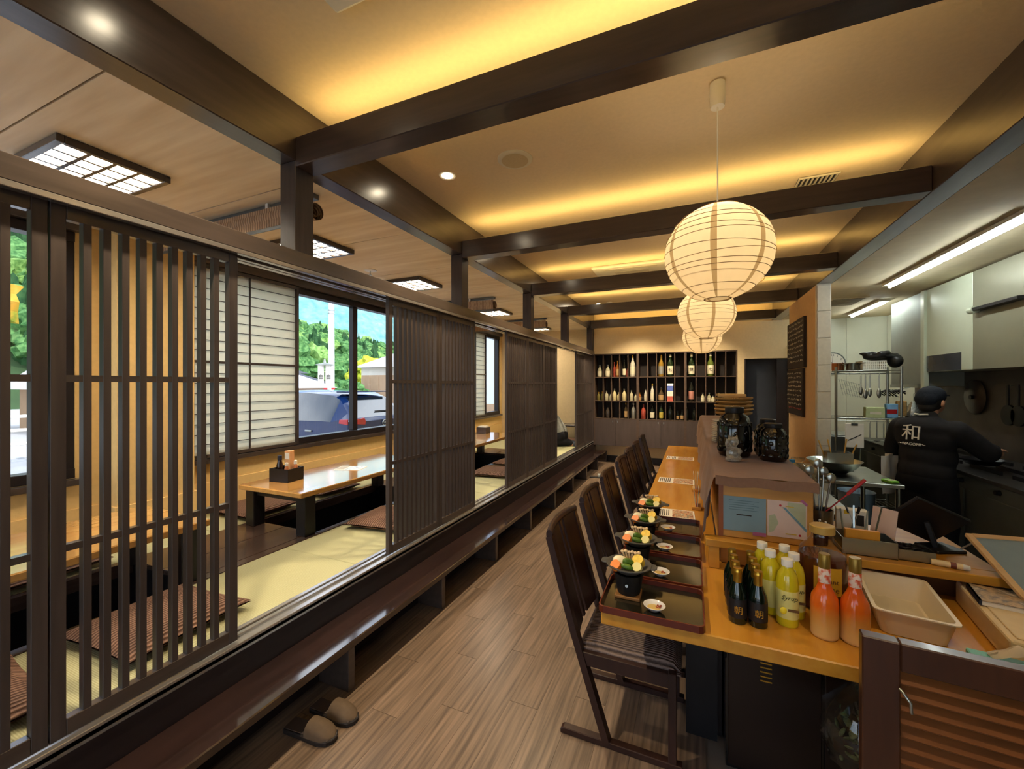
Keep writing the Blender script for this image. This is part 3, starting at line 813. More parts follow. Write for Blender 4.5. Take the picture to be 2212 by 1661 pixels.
# ================================================================== FOOTWEAR
SLIPU = mat('slipper_tan', srgb(92, 74, 56), .8, noise=(.1, 40))
SLIPG = mat('slipper_grey', srgb(140, 142, 140), .7, noise=(.1, 40))
SOLE = mat('slipper_sole', srgb(34, 26, 24), .6, noise=(.15, 30))
def slipper(lab, x, y, rz, up, grp):
    t = thing('slipper', lab, 'slipper', (x, y, 0), rz, grp)
    out = [(-.13, -.032), (-.12, -.042), (-.02, -.044), (.07, -.05), (.115, -.04), (.135, -.012), (.135, .016), (.115, .038), (.07, .046), (-.02, .04), (-.12, .04), (-.13, .03)]
    B().prism(out, (0, 0, 0), (1, 0, 0), (0, 1, 0), (0, 0, .022)).obj('sole', SOLE, t, bevel=.004)
    def vamp(u, v):
        a = PI * v; xx = .0 + .128 * u; w = .047 * math.sqrt(max(.02, 1 - max(0, (u - .4) / .6) ** 3))
        hgt = .054 * (1 - .93 * u ** 3)
        return (xx, -w * math.cos(a), .02 + hgt * math.sin(a) ** .7)
    B().grid(12, 14, vamp).obj('vamp', up, t, smooth=70)
    B().box(-.125, .12, -.036, .034, .0225, .026).obj('insole', mat('insole', srgb(60, 48, 42), .8, noise=(.1, 40)), t, bevel=.002)
slipper('tan slipper on the floor by the bench, nearest of the pair', -1.60, 1.36, .1, SLIPU, 'pair of tan slippers')
slipper('tan slipper on the floor by the bench, farther of the pair', -1.59, 1.485, .02, SLIPU, 'pair of tan slippers')
slipper('grey slipper far down the aisle, left one of the pair', -1.50, 7.08, .2, SLIPG, 'pair of grey slippers')
slipper('grey slipper far down the aisle, right one of the pair', -1.18, 7.26, .3, SLIPG, 'pair of grey slippers')

# ================================================================== CHAIRS
def make_chair(lab, y):
    t = thing('dining_chair', lab, 'chair', (-.30, y, 0), 0, 'dark chairs along the counter')
    hw = .205
    for s in (-1, 1):
        yy = s * hw
        B().prism([(-.26, 0), (.26, 0), (.26, .028), (-.245, .028), (-.26, .018)], (0, yy - .018, 0), (1, 0, 0), (0, 0, 1), (0, .036, 0)).obj('skid', CHAIR, t, bevel=.003)
        B().beam((-.05, yy, .02), (-.205, yy, .5), .03, .045, (0, 1, 0)).beam((-.204, yy, .495), (-.315, yy, .89), .03, .040, (0, 1, 0)).obj('back_post', CHAIR, t)
        B().box(.205, .238, yy - .017, yy + .017, .026, .40).obj('front_leg', CHAIR, t, bevel=.003)
        B().box(-.17, .22, yy - .014, yy + .014, .335, .395).obj('side_rail', CHAIR, t, bevel=.003)
    B().box(.21, .235, -hw, hw, .34, .395).obj('front_rail', CHAIR, t)
    def seat(u, v):
        x = -.185 + .44 * u; y_ = -.20 + .40 * v
        e = (1 - abs(2 * u - 1) ** 6) * (1 - abs(2 * v - 1) ** 6)
        return (x, y_, .392 + .05 * max(0, e) ** .4 - .008 * (1 - (2 * u - 1) ** 2))
    b = B(); b.grid(16, 16, seat); b.box(-.185, .255, -.20, .20, .385, .3925)
    b.obj('seat', SEATF, t, smooth=60)
    # back: two wide planks, a thin slat between them, curved top rail
    def plank(y0, y1, nm, z0=.44, z1=.90, th=.012):
        def f(u, v, o):
            yy = y0 + (y1 - y0) * u; z = z0 + (z1 - z0) * v
            bow = -.022 * (1 - (yy / hw) ** 2)
            return (-.19 - .28 * (z - .45) + bow + o, yy, z)
        bb = B(); n = 6
        bb.grid(n, 5, lambda u, v: f(u, v, 0)); bb.grid(n, 5, lambda u, v: f(u, v, th))
        bb.grid(2, 5, lambda u, v: f(0, v, th * u)); bb.grid(2, 5, lambda u, v: f(1, v, th * u))
        bb.grid(n, 2, lambda u, v: f(u, 1, th * v)); bb.grid(n, 2, lambda u, v: f(u, 0, th * v))
        bb.obj(nm, CHAIR, t, smooth=40)
    plank(-.19, -.042, 'back_plank'); plank(.042, .19, 'back_plank'); plank(-.014, .014, 'back_slat')
    pts = []
    def toprail(u, v):
        yy = -.222 + .444 * u; a = 2 * PI * v
        bow = -.022 * (1 - (yy / hw) ** 2)
        zc = .902 + .007 * (1 - (yy / .22) ** 2)
        return (-.317 + bow + .015 * math.cos(a), yy, zc + .022 * math.sin(a))
    bb = B(); bb.grid(12, 13, toprail)
    for uu in (0, 1): bb._add([toprail(uu, k / 12) for k in range(12)], [tuple(range(12))])
    bb.obj('top_rail', CHAIR, t, smooth=50)
    return t
for y, lab in ((2.05, 'dark wooden chair nearest, pushed under the four trays'),
               (2.66, 'dark wooden chair second from the front of the row'),
               (3.26, 'dark wooden chair third from the front of the row'),
               (3.92, 'dark wooden chair fourth from the front of the row'),
               (4.44, 'dark wooden chair third from the far end of the row'),
               (5.0, 'dark wooden chair second from the far end of the row'),
               (5.66, 'dark wooden chair at the far end of the row')):
    make_chair(lab, y)

# ================================================================== COUNTER
t = thing('counter', 'long orange wooden dining counter with a black plinth', 'counter')
B().prism([(-.328, 1.606), (1.30, 1.606), (1.30, 2.44), (.12, 2.44), (.12, 6.36), (-.328, 6.36)], (0, 0, .67), (1, 0, 0), (0, 1, 0), (0, 0, .05)).obj('counter_top', COUNTER, t, bevel=.004)
B().box(-.03, .10, 2.06, 2.10, 0, .67).obj('leg', BLACK, t)
B().box(.08, .12, 2.10, 6.36, 0, .67).obj('back_panel', FASCIA, t)
B().box(-.03, .08, 6.2, 6.25, 0, .67).obj('leg', BLACK, t)
B().box(.12, 1.25, 2.42, 2.44, 0, .67).obj('back_panel', FASCIA, t)
t = thing('under_cabinet', 'dark brown cabinet standing under the near end of the counter', 'cabinet', (0, 0, 0))
B().box(.125, .80, 1.945, 2.415, 0, .63).obj('body', BLACKG, t, bevel=.004)
B().box(.135, .455, 1.935, 1.945, .02, .61).obj('door', mat('cab_door', srgb(34, 22, 18), .2, spec=.5, noise=(.15, 5)), t, bevel=.003)
B().box(.465, .79, 1.935, 1.945, .02, .61).obj('door', MATS['cab_door'], t, bevel=.003)
for k in range(7): B().box(.25, .29, 1.9325, 1.935, .40 + k * .018, .405 + k * .018).obj('vent_slot', GOLD, t)

# clear bag of greens hanging under the counter
t = thing('plastic_bag', 'knotted clear plastic bag hanging under the counter edge', 'bag', (.52, 1.74, 0))
bag = B()
def bagf(tt, z): return 1 + .07 * math.sin(5 * tt + z * 40) + .05 * math.sin(11 * tt - z * 70)
bag.lathe([(.0, .30), (.06, .305), (.105, .35), (.115, .42), (.10, .49), (.05, .57), (.014, .61), (.03, .65), (.04, .668)], 28, fn=bagf)
bag.obj('film', thin_glass('bag_film', (.94, .96, .94), .12), t, smooth=80)
lf = B(); rr = random.Random(4)
for k in range(70):
    a = rr.uniform(0, 6.28); r_ = rr.uniform(0, .075); z = rr.uniform(.33, .47)
    lf.ell((r_ * math.cos(a), r_ * math.sin(a), z), (rr.uniform(.008, .02), rr.uniform(.006, .012), .004), 7, 5, Euler((rr.uniform(0, 3), rr.uniform(0, 3), 0)).to_matrix())
o = lf.obj('contents', mat('bag_greens', srgb(96, 98, 62), .7, noise=(.4, 60)), t, smooth=60); o['kind'] = 'stuff'

# louvred swing door in the foreground
sd_ = thing('louvre_door', 'brown louvred half door at the lower right corner', 'door', (.40, 1.352, 0), R(-5))
LOU = mat('louvre_wood', srgb(136, 80, 36), .35, spec=.45, grain=(srgb(100, 56, 26), (3, 20, 20), 5))
LOUF = mat('louvre_frame', srgb(78, 44, 26), .3, spec=.45, grain=(srgb(62, 34, 20), (20, 20, 3), 5), coat=.15)
B().box(0, .075, -.018, .018, .08, .955).obj('stile', LOUF, sd_, bevel=.003)
B().box(.70, .775, -.018, .018, .08, .955).obj('stile', LOUF, sd_, bevel=.003)
B().box(.075, .70, -.018, .018, .885, .955).obj('rail', LOUF, sd_, bevel=.003)
B().box(.075, .70, -.018, .018, .08, .15).obj('rail', LOUF, sd_, bevel=.003)
sl = B().obox((.3875, 0, 0), (.625, .046, .008), Euler((R(50), 0, 0)).to_matrix()).mesh('louvre', LOU, bevel=.0015)
for k in range(22): link('louvre', sl, sd_, (0, 0, .178 + k * .033))
B().tube([(.072, -.022, .845), (.078, -.034, .84), (.088, -.038, .825), (.09, -.036, .80)], .0035, 8).obj('hook', STEEL, sd_, smooth=60)

# raised pass between counter and kitchen
t = thing('pass_partition', 'raised wooden pass between the counter and the kitchen', 'partition', (0, 0, 0))
PASSW = mat('pass_wood', srgb(206, 150, 74), .4, grain=(srgb(190, 132, 60), (3, 20, 20), 5))
B().box(.125, .49, 2.28, 6.5, .725, 1.148).obj('body', PASSW, t)
B().box(.115, .50, 2.262, 2.28, .86, 1.145).obj('end_panel', PASSW, t, bevel=.002)
B().box(.115, .135, 2.255, 2.262, .86, 1.145).obj('edge_strip', mat('edge_brown', srgb(140, 78, 36), .4, noise=(.1, 10)), t)
B().box(.055, 1.12, 2.19, 2.262, .825, .86).obj('ledge', COUNTERX, t, bevel=.003)
B().box(.495, 1.12, 2.262, 2.75, .825, .86).obj('ledge', COUNTERX, t, bevel=.003)
B().box(.12, 1.10, 2.30, 2.32, .722, .825).obj('riser', mat('riser_brown', srgb(108, 72, 40), .6, noise=(.1, 10)), t)
B().box(.07, .115, 2.20, 2.27, .722, .825).obj('ledge_foot', COUNTERX, t)
# brown cloth on top, hanging down the dining side
CLOTH = mat('brown_cloth', srgb(138, 106, 88), .95, spec=.1, noise=(.05, 60), sheen=.2)
def cloth(u, v):
    y = 2.235 + 4.33 * v
    fold = .014 * math.sin(y * 9) + .008 * math.sin(y * 23 + 1)
    if u < .5:
        k = u / .5
        return (.515 - .415 * k, y, 1.157 + .002 * math.sin(y * 13 + k * 9))
    k = (u - .5) / .5
    low = .30 * (1 if y > 2.3 else 1)
    return (.096 - (.012 + fold) * min(1, k * 2) - .022 * k, y, 1.157 - low * k - .0 * y)
cl = B(); cl.grid(26, 90, cloth)
def front(u, v): return (.515 - .415 * u, 2.234 - .003 * v, 1.157 - .045 * v + .004 * math.sin(u * 14))
cl.grid(16, 3, front)
o = tag(cl.obj('cloth', CLOTH, smooth=70), 'brown cloth draped over the pass and down its dining side', 'cloth')

# ================================================================== SET TRAYS ON THE COUNTER
CT = .7205
TRAYB = mat('tray_black', srgb(38, 34, 24), .12, spec=.6, coat=.3, noise=(.15, 12))
TRAYR = mat('tray_rim', srgb(96, 40, 24), .25, spec=.5, noise=(.1, 20))
POT = mat('pot_iron', srgb(70, 68, 66), .55, noise=(.1, 30))
KON = mat('burner_black', srgb(20, 20, 22), .5, noise=(.2, 20))
PLATEW = mat('burner_board', srgb(150, 106, 58), .5, grain=(srgb(128, 86, 44), (20, 3, 20), 4))
CARROT = mat('carrot', srgb(232, 128, 40), .45, noise=(.06, 50))
GREEN = mat('pepper_green', srgb(84, 116, 36), .35, noise=(.15, 40))
CORN = mat('corn', srgb(236, 196, 60), .4, noise=(.15, 120), bump=.3)
DAIKON = mat('cabbage', srgb(232, 222, 188), .5, noise=(.05, 40))
ZUKE = mat('zucchini', srgb(226, 214, 140), .5, noise=(.05, 40))
MUSH = mat('mushroom', srgb(216, 186, 146), .6, noise=(.08, 50))
PORC = mat('porcelain', srgb(240, 238, 234), .15, spec=.6, noise=(.01, 20))
SAUCE = mat('dip', srgb(226, 196, 120), .3, noise=(.06, 30))
PICK = mat('pickle_red', srgb(178, 84, 62), .5, noise=(.15, 60))
def lacquer_tray(lab, x0, y0, w=.378, l=.298):
    t = thing('lacquer_tray', lab, 'tray', (x0, y0, CT), 0, 'lacquer trays set along the counter')
    B().box(.006, w - .006, .006, l - .006, 0, .006).obj('base', TRAYB, t)
    c = .02
    loop = [(c, 0), (w - c, 0), (w - .006, .006), (w, c), (w, l - c), (w - .006, l - .006), (w - c, l), (c, l), (.006, l - .006), (0, l - c), (0, c), (.006, .006)]
    inn = [(x + (w / 2 - x) * .03, y + (l / 2 - y) * .038) for x, y in loop]
    n = len(loop); v = []
    for pts, z in ((loop, .0), (loop, .026), (inn, .026), (inn, .005)): v += [(x, y, z) for x, y in pts]
    f = [(k * n + i, k * n + (i + 1) % n, (k + 1) * n + (i + 1) % n, (k + 1) * n + i) for k in range(3) for i in range(n)]
    B()._add(v, f).obj('rim', TRAYR, t, bevel=.001)
def hotpot(lab, x, y):
    z = CT + .0065
    s = thing('tabletop_burner', 'small black burner under the %s hot pot' % lab.split(', ')[1].split(' of ')[0], 'burner', (x, y, z), 0, 'black burners')
    B().box(-.05, .05, -.05, .05, 0, .012).obj('board', PLATEW, s, bevel=.002)
    B().lathe([(.044, .0125), (.046, .016), (.058, .092), (.060, .096), (.052, .096), (.042, .03)], 28).obj('body', KON, s, smooth=50)
    B().cyl((0, -.0535, .06), (0, -.062, .061), .005, .006, 10).obj('knob', STEEL, s)
    t = thing('hot_pot', lab, 'hot pot', (x, y, z + .097), 0, 'small iron hot pots')
    B().lathe([(.0, 0), (.045, .0), (.07, .018), (.086, .03), (.092, .031), (.092, .034), (.082, .034), (.066, .021), (.04, .006), (0, .005)], 36).obj('pan', POT, t, smooth=50)
    for sx in (-1, 1):
        B().prism([(-.028, 0), (.028, 0), (.024, .018), (.012, .024), (-.012, .024), (-.024, .018)], (sx * .088, 0, .028), (0, 1, 0), (sx, 0, 0), (0, 0, .006)).obj('handle', POT, t, bevel=.002)
    def food(nm, b, m): b.obj(nm, m, t, smooth=60)
    E = lambda a, b_, c: Euler((a, b_, c)).to_matrix()
    food('carrot_slice', B().cyl((-.042, -.045, .03), (-.047, -.055, .042), .022, .021, 20), CARROT)
    food('cabbage', B().ell((-.030, -.012, .040), (.034, .026, .018), 16, 10, E(.5, .2, .3)), DAIKON)
    food('green_pepper', B().ell((.002, -.022, .044), (.028, .012, .018), 14, 9, E(.3, .5, .6)).ell((.0, -.048, .036), (.026, .012, .012), 14, 9, E(.3, .2, .1)), GREEN)
    food('corn', B().cyl((.042, .012, .035), (.036, -.006, .058), .023, .022, 20), CORN)
    food('zucchini_slice', B().cyl((.040, -.034, .032), (.037, -.043, .042), .019, .019, 20), ZUKE)
    for k in range(6):
        a = -.5 + k * .2; bx = -.012 + k * .007
        food('mushroom', B().tube([(bx, .022, .028), (bx + a * .015, .022, .052), (bx + a * .03, .018, .068)], .0045, 8).ell((bx + a * .032, .017, .072 + .003 * (k % 2)), (.0085, .0085, .006), 10, 7), MUSH)
def small_dish(lab, x, y):
    t = thing('sauce_dish', lab, 'dish', (x, y, CT + .0065), 0, 'small white sauce dishes')
    B().lathe([(.0, 0), (.018, 0), (.02, .003), (.036, .016), (.041, .022), (.039, .0225), (.034, .017), (.016, .005), (0, .0045)], 28).obj('dish', PORC, t, smooth=60)
    B().ell((-.004, 0, .009), (.026, .026, .006), 18, 8).obj('dip', SAUCE, t, smooth=60)
    rr = random.Random(int(y * 100)); b = B()
    for k in range(7): b.ell((.006 + rr.uniform(0, .016), .004 + rr.uniform(-.01, .012), .015), (.006, .003, .002), 7, 5, Euler((0, 0, rr.uniform(0, 3))).to_matrix())
    b.obj('pickles', PICK, t, smooth=60)
ords = ('nearest', 'second nearest', 'third nearest', 'farthest')
for k in range(4):
    y0 = 1.597 + k * .318
    lacquer_tray('black lacquer tray with red-brown rim, %s of the four' % ords[k], -.338, y0)
    hotpot('hot pot of vegetables, %s of the four on the trays' % ords[k], -.245, y0 + .17)
    small_dish('small white sauce dish, %s of the four' % ords[k], -.137, y0 + .085)
menu('menu sheet with a food photo lying just behind the trays', -.11, 3.02, CT, .24, .19, .04)
menu('menu sheet halfway down the counter', -.14, 4.05, CT, .3, .21, 0)
menu('menu sheet farthest along the counter', -.14, 5.31, CT, .3, .21, 0)

for y, lab in ((3.75, 'small wooden holder of white leaflets against the pass, farther one'), (3.22, 'small wooden holder of red and white leaflets against the pass, nearer one')):
    t = thing('leaflet_holder', lab, 'holder', (.022, y, CT), 0, 'leaflet holders')
    B().box(-.03, .03, -.06, .06, 0, .02).obj('base', COUNTERX, t, bevel=.002)
    for k in range(3): B().obox((-.012 + k * .012, 0, .085), (.003, .10, .13), Euler((0, R(-6 + 5 * k), 0)).to_matrix()).obj('leaflet', (PAPERW, PICK, PAPERW)[k] if y < 3.5 else PAPERW, t)

# ================================================================== BOTTLES AT THE NEAR END
SAKE = mat('dark_green_glass', srgb(10, 22, 14), .08, spec=.6, noise=(.2, 6), coat=.3)
SLAB = mat('sake_label', srgb(24, 20, 22), .5, noise=(.2, 30))
for r_ in range(4):
    for c_ in range(2):
        lab = 'small dark sake bottle with gold foil neck, %s row, %s column' % (('front', 'second', 'third', 'back')[r_], ('left', 'right')[c_])
        t = thing('sake_bottle', lab, 'bottle', (.152 + c_ * .066 - r_ * .001, 1.745 + r_ * .064, CT), 0, 'small sake bottles')
        B().lathe([(.0, 0), (.029, 0), (.031, .004), (.031, .095), (.028, .112), (.014, .148), (.0125, .158)], 20).obj('glass', SAKE, t, smooth=50)
        B().lathe([(.0145, .144), (.015, .15), (.0145, .178), (.0155, .181), (.0155, .187), (.0145, .189), (.0145, .197), (.0, .198)], 18).obj('foil_cap', GOLD, t, smooth=40)
        B().lathe([(.0314, .022), (.0316, .024), (.0316, .088), (.0314, .09)], 20).obj('label_wrap', SLAB, t, smooth=50)
        if r_ == 0:
            text_mesh('label_print', '朝', .03, GOLD, t, (0, -.0325, .052), (R(90), 0, 0), .0005)
LEMON = mat('lemon_syrup', srgb(206, 186, 30), .12, spec=.5, noise=(.06, 8), coat=.3)
LLAB = mat('lemon_label', srgb(214, 204, 120), .5, noise=(.04, 30))
lem = [(.318, 1.80, 'in front'), (.352, 1.872, 'right of the middle'), (.275, 1.872, 'left of the middle'), (.335, 1.95, 'back right'), (.258, 1.95, 'back left')]
for x, y, w_ in lem:
    t = thing('syrup_bottle', 'yellow lemon syrup bottle with white cap, %s of the group of five' % w_, 'bottle', (x, y, CT), 0, 'lemon syrup bottles')
    B().lathe([(.0, 0), (.033, 0), (.036, .006), (.036, .15), (.03, .185), (.018, .205), (.0165, .214)], 24).obj('body', LEMON, t, smooth=50)
    B().lathe([(.0, .238), (.0185, .237), (.019, .234), (.019, .213), (.017, .2125)][::-1], 24).obj('cap', WHITEP, t, smooth=40)
    B().lathe([(.0362, .03), (.0366, .032), (.0366, .128), (.0362, .13)], 24).obj('label_wrap', LLAB, t, smooth=50)
    if w_ in ('in front', 'right of the middle'):
        text_mesh('label_print', 'Syrup', .022, mat('syrup_ink', srgb(70, 70, 24), .6, noise=(.1, 30)), t, (0, -.0374, .108), (R(90), 0, 0), .0005, .3)
        B().box(-.004, .03, -.0376, -.036, .06, .069).obj('label_bar', mat('label_brown', srgb(96, 66, 24), .6, noise=(.1, 30)), t)
        B().ell((-.018, -.0355, .06), (.011, .003, .013), 12, 8).obj('label_lemon', mat('lemon_print', srgb(232, 206, 40), .5, noise=(.05, 30)), t, smooth=60)
ORNG = mat('orange_liqueur', srgb(226, 104, 20), .12, spec=.5, coat=.3, noise=(.06, 8))
ORLOW = mat('cloudy_liqueur', srgb(214, 158, 84), .15, spec=.5, coat=.3, noise=(.08, 14))
ORGRAD = gradz('fruit_liqueur', ((.01, srgb(222, 180, 120)), (.05, srgb(214, 166, 96)), (.095, srgb(216, 140, 60)), (.13, srgb(230, 110, 30)), (.2, srgb(222, 86, 24))))
SLEEVE = patch('berry_sleeve', (srgb(238, 214, 200), srgb(240, 222, 206), srgb(226, 110, 74), srgb(214, 70, 50)), 60)
CAPG = mat('screw_cap', srgb(150, 120, 52), .35, metal=.6, noise=(.06, 30))
for x, y, w_ in ((.422, 1.765, 'left'), (.508, 1.765, 'right')):
    t = thing('liqueur_bottle', 'orange fruit liqueur bottle with gold cap, the %s of the two' % w_, 'bottle', (x, y, CT), 0, 'orange liqueur bottles')
    B().lathe([(.0, 0), (.036, 0), (.041, .006), (.0415, .012), (.0415, .115), (.038, .14), (.025, .165), (.018, .185), (.0175, .236)], 28).obj('body', ORGRAD, t, smooth=50)
    B().lathe([(.0182, .188), (.0188, .19), (.0184, .236), (.0178, .238)], 24).obj('neck_sleeve', SLEEVE, t, smooth=50)
    B().lathe([(.0172, .237), (.0176, .239), (.0176, .284), (.016, .287), (.0, .287)], 24).obj('cap', CAPG, t, smooth=40)
# big glass jar behind them
t = thing('glass_jar', 'big clear glass jar of red-brown drink with yellow label, behind the orange bottles', 'jar', (.472, 2.005, CT))
JG = thin_glass('jar_glass', (.97, .95, .93), .1)
B().lathe([(.0, 0), (.078, 0), (.084, .008), (.084, .19), (.074, .225), (.045, .262), (.036, .275), (.036, .295)], 36).obj('glass', JG, t, smooth=50)
B().lathe([(.0, .004), (.076, .004), (.081, .012), (.081, .185), (.076, .205), (.0, .206)], 36).obj('drink', mat('plum_drink', srgb(88, 40, 20), .1, spec=.5, noise=(.25, 12)), t, smooth=50)
B().lathe([(.039, .288), (.042, .29), (.042, .316), (.039, .319), (0, .319)], 28).obj('lid', mat('jar_lid', srgb(196, 160, 84), .4, metal=.3, noise=(.06, 20)), t, smooth=40)
def lb(u, v):
    a = -PI / 2 - .55 + 1.1 * u
    return (.0852 * math.cos(a), .0852 * math.sin(a), .075 + .105 * v)
B().grid(14, 2, lb).obj('label_sheet', mat('jar_label', srgb(214, 166, 40), .5, noise=(.05, 20)), t, smooth=80)
JI = mat('jar_ink', srgb(96, 60, 30), .6, noise=(.1, 30))
text_mesh('label_print', 'instant', .024, JI, t, (0, -.0868, .13), (R(90), 0, 0), .0006)
text_mesh('label_print', 'house', .028, JI, t, (0, -.0868, .10), (R(90), 0, 0), .0006)
B().cyl((-.02, -.0868, .16), (-.02, -.0858, .16), .011, .011, 16).obj('label_seal', JI, t)
t = thing('black_comb_tray', 'black ribbed plastic tray edge standing behind the syrup bottles', 'tray', (.33, 2.10, CT))
for k in range(14): B().box(-.06 + k * .0085, -.056 + k * .0085, -.04, .05, .004, .085).obj('rib', BLACK, t)
B().box(-.065, .065, -.045, .055, 0, .004).obj('base', BLACK, t)

# white tub, foam box, books, tissue box, framed board
t = thing('plastic_tub', 'empty white rectangular plastic tub on the counter', 'tub', (.722, 2.02, CT), R(-8))
ov = []
def ring(hx, hy, z, r=.02): 
    return [(sx * (hx - r) + r * math.cos(a), sy * (hy - r) + r * math.sin(a), z) for sx, sy, a0 in ((1, 1, 0), (-1, 1, 1), (-1, -1, 2), (1, -1, 3)) for a in (a0 * PI / 2, a0 * PI / 2 + PI / 4, a0 * PI / 2 + PI / 2)]
rings = [ring(.088, .165, 0), ring(.105, .185, .085), ring(.112, .192, .086), ring(.112, .192, .082), ]
rings = [ring(.086, .163, .001), ring(.105, .184, .088), ring(.113, .192, .086), ring(.113, .192, .09), ring(.101, .180, .09), ring(.082, .159, .006)]
v = [p for q in rings for p in q]; n = 12
f = [(k * n + i, k * n + (i + 1) % n, (k + 1) * n + (i + 1) % n, (k + 1) * n + i) for k in range(5) for i in range(n)] + [tuple(reversed(range(n))), tuple(range(5 * n, 6 * n))]
B()._add(v, f).obj('shell', mat('tub_plastic', srgb(228, 214, 186), .4, noise=(.03, 14)), t, smooth=50)
b = B(); rr = random.Random(3)
b.grid(10, 10, lambda u, v: ((u - .5) * .14, (v - .5) * .28, .0075 + .006 * rr.random()))
b.obj('wrap_film', thin_glass('film', (.96, .96, .94), .12), t, smooth=80)
t = thing('foam_box', 'cream foam box lid at the right edge of the counter', 'box', (1.075, 1.99, CT), R(-9))
B().box(-.14, .23, -.22, .25, 0, .085).obj('box', mat('foam', srgb(224, 202, 162), .7, noise=(.03, 30)), t, bevel=.008, seg=2)
B().box(-.12, .21, -.20, .23, .085, .09).obj('lid_lip', MATS['foam'], t, bevel=.003)
t = thing('booklet', 'dark-spined booklet lying on the foam box', 'book', (1.06, 2.08, .8115), R(-12))
B().box(-.105, .105, -.075, .075, 0, .016).obj('pages', PAPERW, t)
B().box(-.107, .107, -.078, .077, .016, .018).obj('cover', patch('book_cover', (srgb(90, 90, 96), srgb(190, 160, 120), srgb(120, 110, 100), srgb(222, 206, 180)), 20), t)
B().box(-.107, -.1, -.078, .077, 0, .018).obj('spine', mat('spine', srgb(46, 50, 64), .5, noise=(.1, 20)), t)
t = thing('tissue_box', 'teal tissue box behind the louvred door', 'tissue box', (.885, 1.69, CT), R(-8))
TEAL = mat('teal_card', srgb(112, 182, 172), .5, noise=(.03, 20))
B().box(-.11, .12, -.0, .055, 0, .055).obj('box', TEAL, t, bevel=.003)
B().box(-.09, .10, -.001, .0, .004, .045).obj('blue_panel', mat('blue_card', srgb(84, 150, 200), .5, noise=(.03, 20)), t)
rr = random.Random(9)
B().grid(9, 7, lambda u, v: (.0 + (u - .5) * .13 + rr.uniform(-.006, .006), .03 + (v - .5) * .03 + rr.uniform(-.006, .006), .056 + .05 * math.sin(PI * u) * (1 - abs(v - .5)) + rr.uniform(-.004, .006))).obj('tissue', paper('tissue', srgb(240, 224, 206), .3), t, smooth=60)
t = thing('framed_board', 'pale wood framed blue-grey board leaning at the right edge', 'board', (1.27, 2.12, .84), R(0))
M_ = Euler((R(-62), R(0), R(8))).to_matrix()
FRW = mat('pale_frame', srgb(220, 182, 132), .45, grain=(srgb(204, 162, 112), (3, 20, 20), 4))
def ob(nm, c, s_, m): B().obox(M_ @ Vector(c), s_, M_).obj(nm, m, t, bevel=.002)
ob('board', (0, 0, .12), (.36, .008, .30), mat('blue_grey_board', srgb(130, 146, 152), .6, noise=(.05, 10)))
ob('frame', (-.185, 0, .12), (.022, .016, .33), FRW); ob('frame', (.185, 0, .12), (.022, .016, .33), FRW)
ob('frame', (0, 0, .276), (.35, .016, .022), FRW); ob('frame', (0, 0, -.036), (.35, .016, .022), FRW)

# ================================================================== ON THE LEDGE
LZ = .8605
def gn_tray(lab, x, y, w, l, h, fill, fm):
    t = thing('steel_container', lab, 'container', (x, y, LZ))
    for a in ((0, w, 0, .003, 0, h), (0, w, l - .003, l, 0, h), (0, .003, .003, l - .003, 0, h), (w - .003, w, .003, l - .003, 0, h), (0, w, 0, l, 0, .003)):
        B().box(*a).obj('wall', STEEL, t)
    fill(t, w, l, h)
def fill_cards(t, w, l, h):
    B().box(.02, .14, .03, .05, .01, h + .03).obj('orange_packet', mat('packet_orange', srgb(216, 146, 40), .5, noise=(.1, 20)), t)
    for k in range(4): B().beam((.03 + k * .03, l / 2, .01), (.02 + k * .05, l / 2 + .04, h + .10 + .02 * (k % 2)), .006, .003).obj('skewer', STEEL, t)
gn_tray('steel container with packets and skewers on the ledge', .60, 2.24, .19, .13, .07, fill_cards, None)
def fill_tea(t, w, l, h):
    b = B(); rr = random.Random(12)
    for k in range(30): b.ell((rr.uniform(.015, w - .015), rr.uniform(.015, l - .015), h - .012 + rr.uniform(0, .02)), (.018, .007, .004), 7, 5, Euler((rr.uniform(0, .6), rr.uniform(0, .6), rr.uniform(0, 3))).to_matrix())
    o = b.obj('dark_packets', mat('dark_packet', srgb(36, 28, 30), .3, noise=(.2, 30)), t, smooth=50); o['kind'] = 'stuff'
gn_tray('steel container of dark packets on the ledge', .83 - .035, 2.25, .12, .10, .045, fill_tea, None)
t = thing('marker_pen', 'fat cream highlighter pen lying on the ledge', 'pen', (.945, 2.235, LZ + .012), R(-14))
B().cyl((-.05, 0, 0), (.04, 0, 0), .012, .012, 16).obj('barrel', mat('pen_cream', srgb(226, 196, 140), .4, noise=(.03, 20)), t, smooth=40)
B().cyl((.04, 0, 0), (.06, 0, 0), .012, .009, 16).obj('tip_cap', OFFW, t, smooth=40)
B().cyl((.005, 0, 0), (.022, 0, 0), .0123, .0123, 16).obj('band', mat('pen_band', srgb(110, 50, 30), .4, noise=(.03, 20)), t, smooth=40)
t = thing('utensil_pot', 'steel pot of ladles and spoons at the corner of the pass', 'utensil pot', (.57, 2.46, LZ))
B().lathe([(.0, 0), (.048, 0), (.05, .004), (.055, .13), (.056, .134), (.05, .13), (.046, .01), (0, .008)], 24).obj('pot', STEEL, t, smooth=50)
for k, (dx, dy, hh) in enumerate(((-.02, .0, .30), (.0, .015, .33), (.02, -.005, .27), (.012, .02, .29))):
    B().tube([(dx * .4, dy * .4, .012), (dx, dy, .13), (dx * 2.0, dy * 2, hh)], [.004, .004, .005], 8).ell((dx * 2.1, dy * 2.1, hh + .015), (.02, .007, .026), 12, 8).obj('ladle', STEEL, t, smooth=60)
t = thing('spatula', 'red-handled spatula leaning in the utensil pot', 'spatula', (.57, 2.46, LZ))
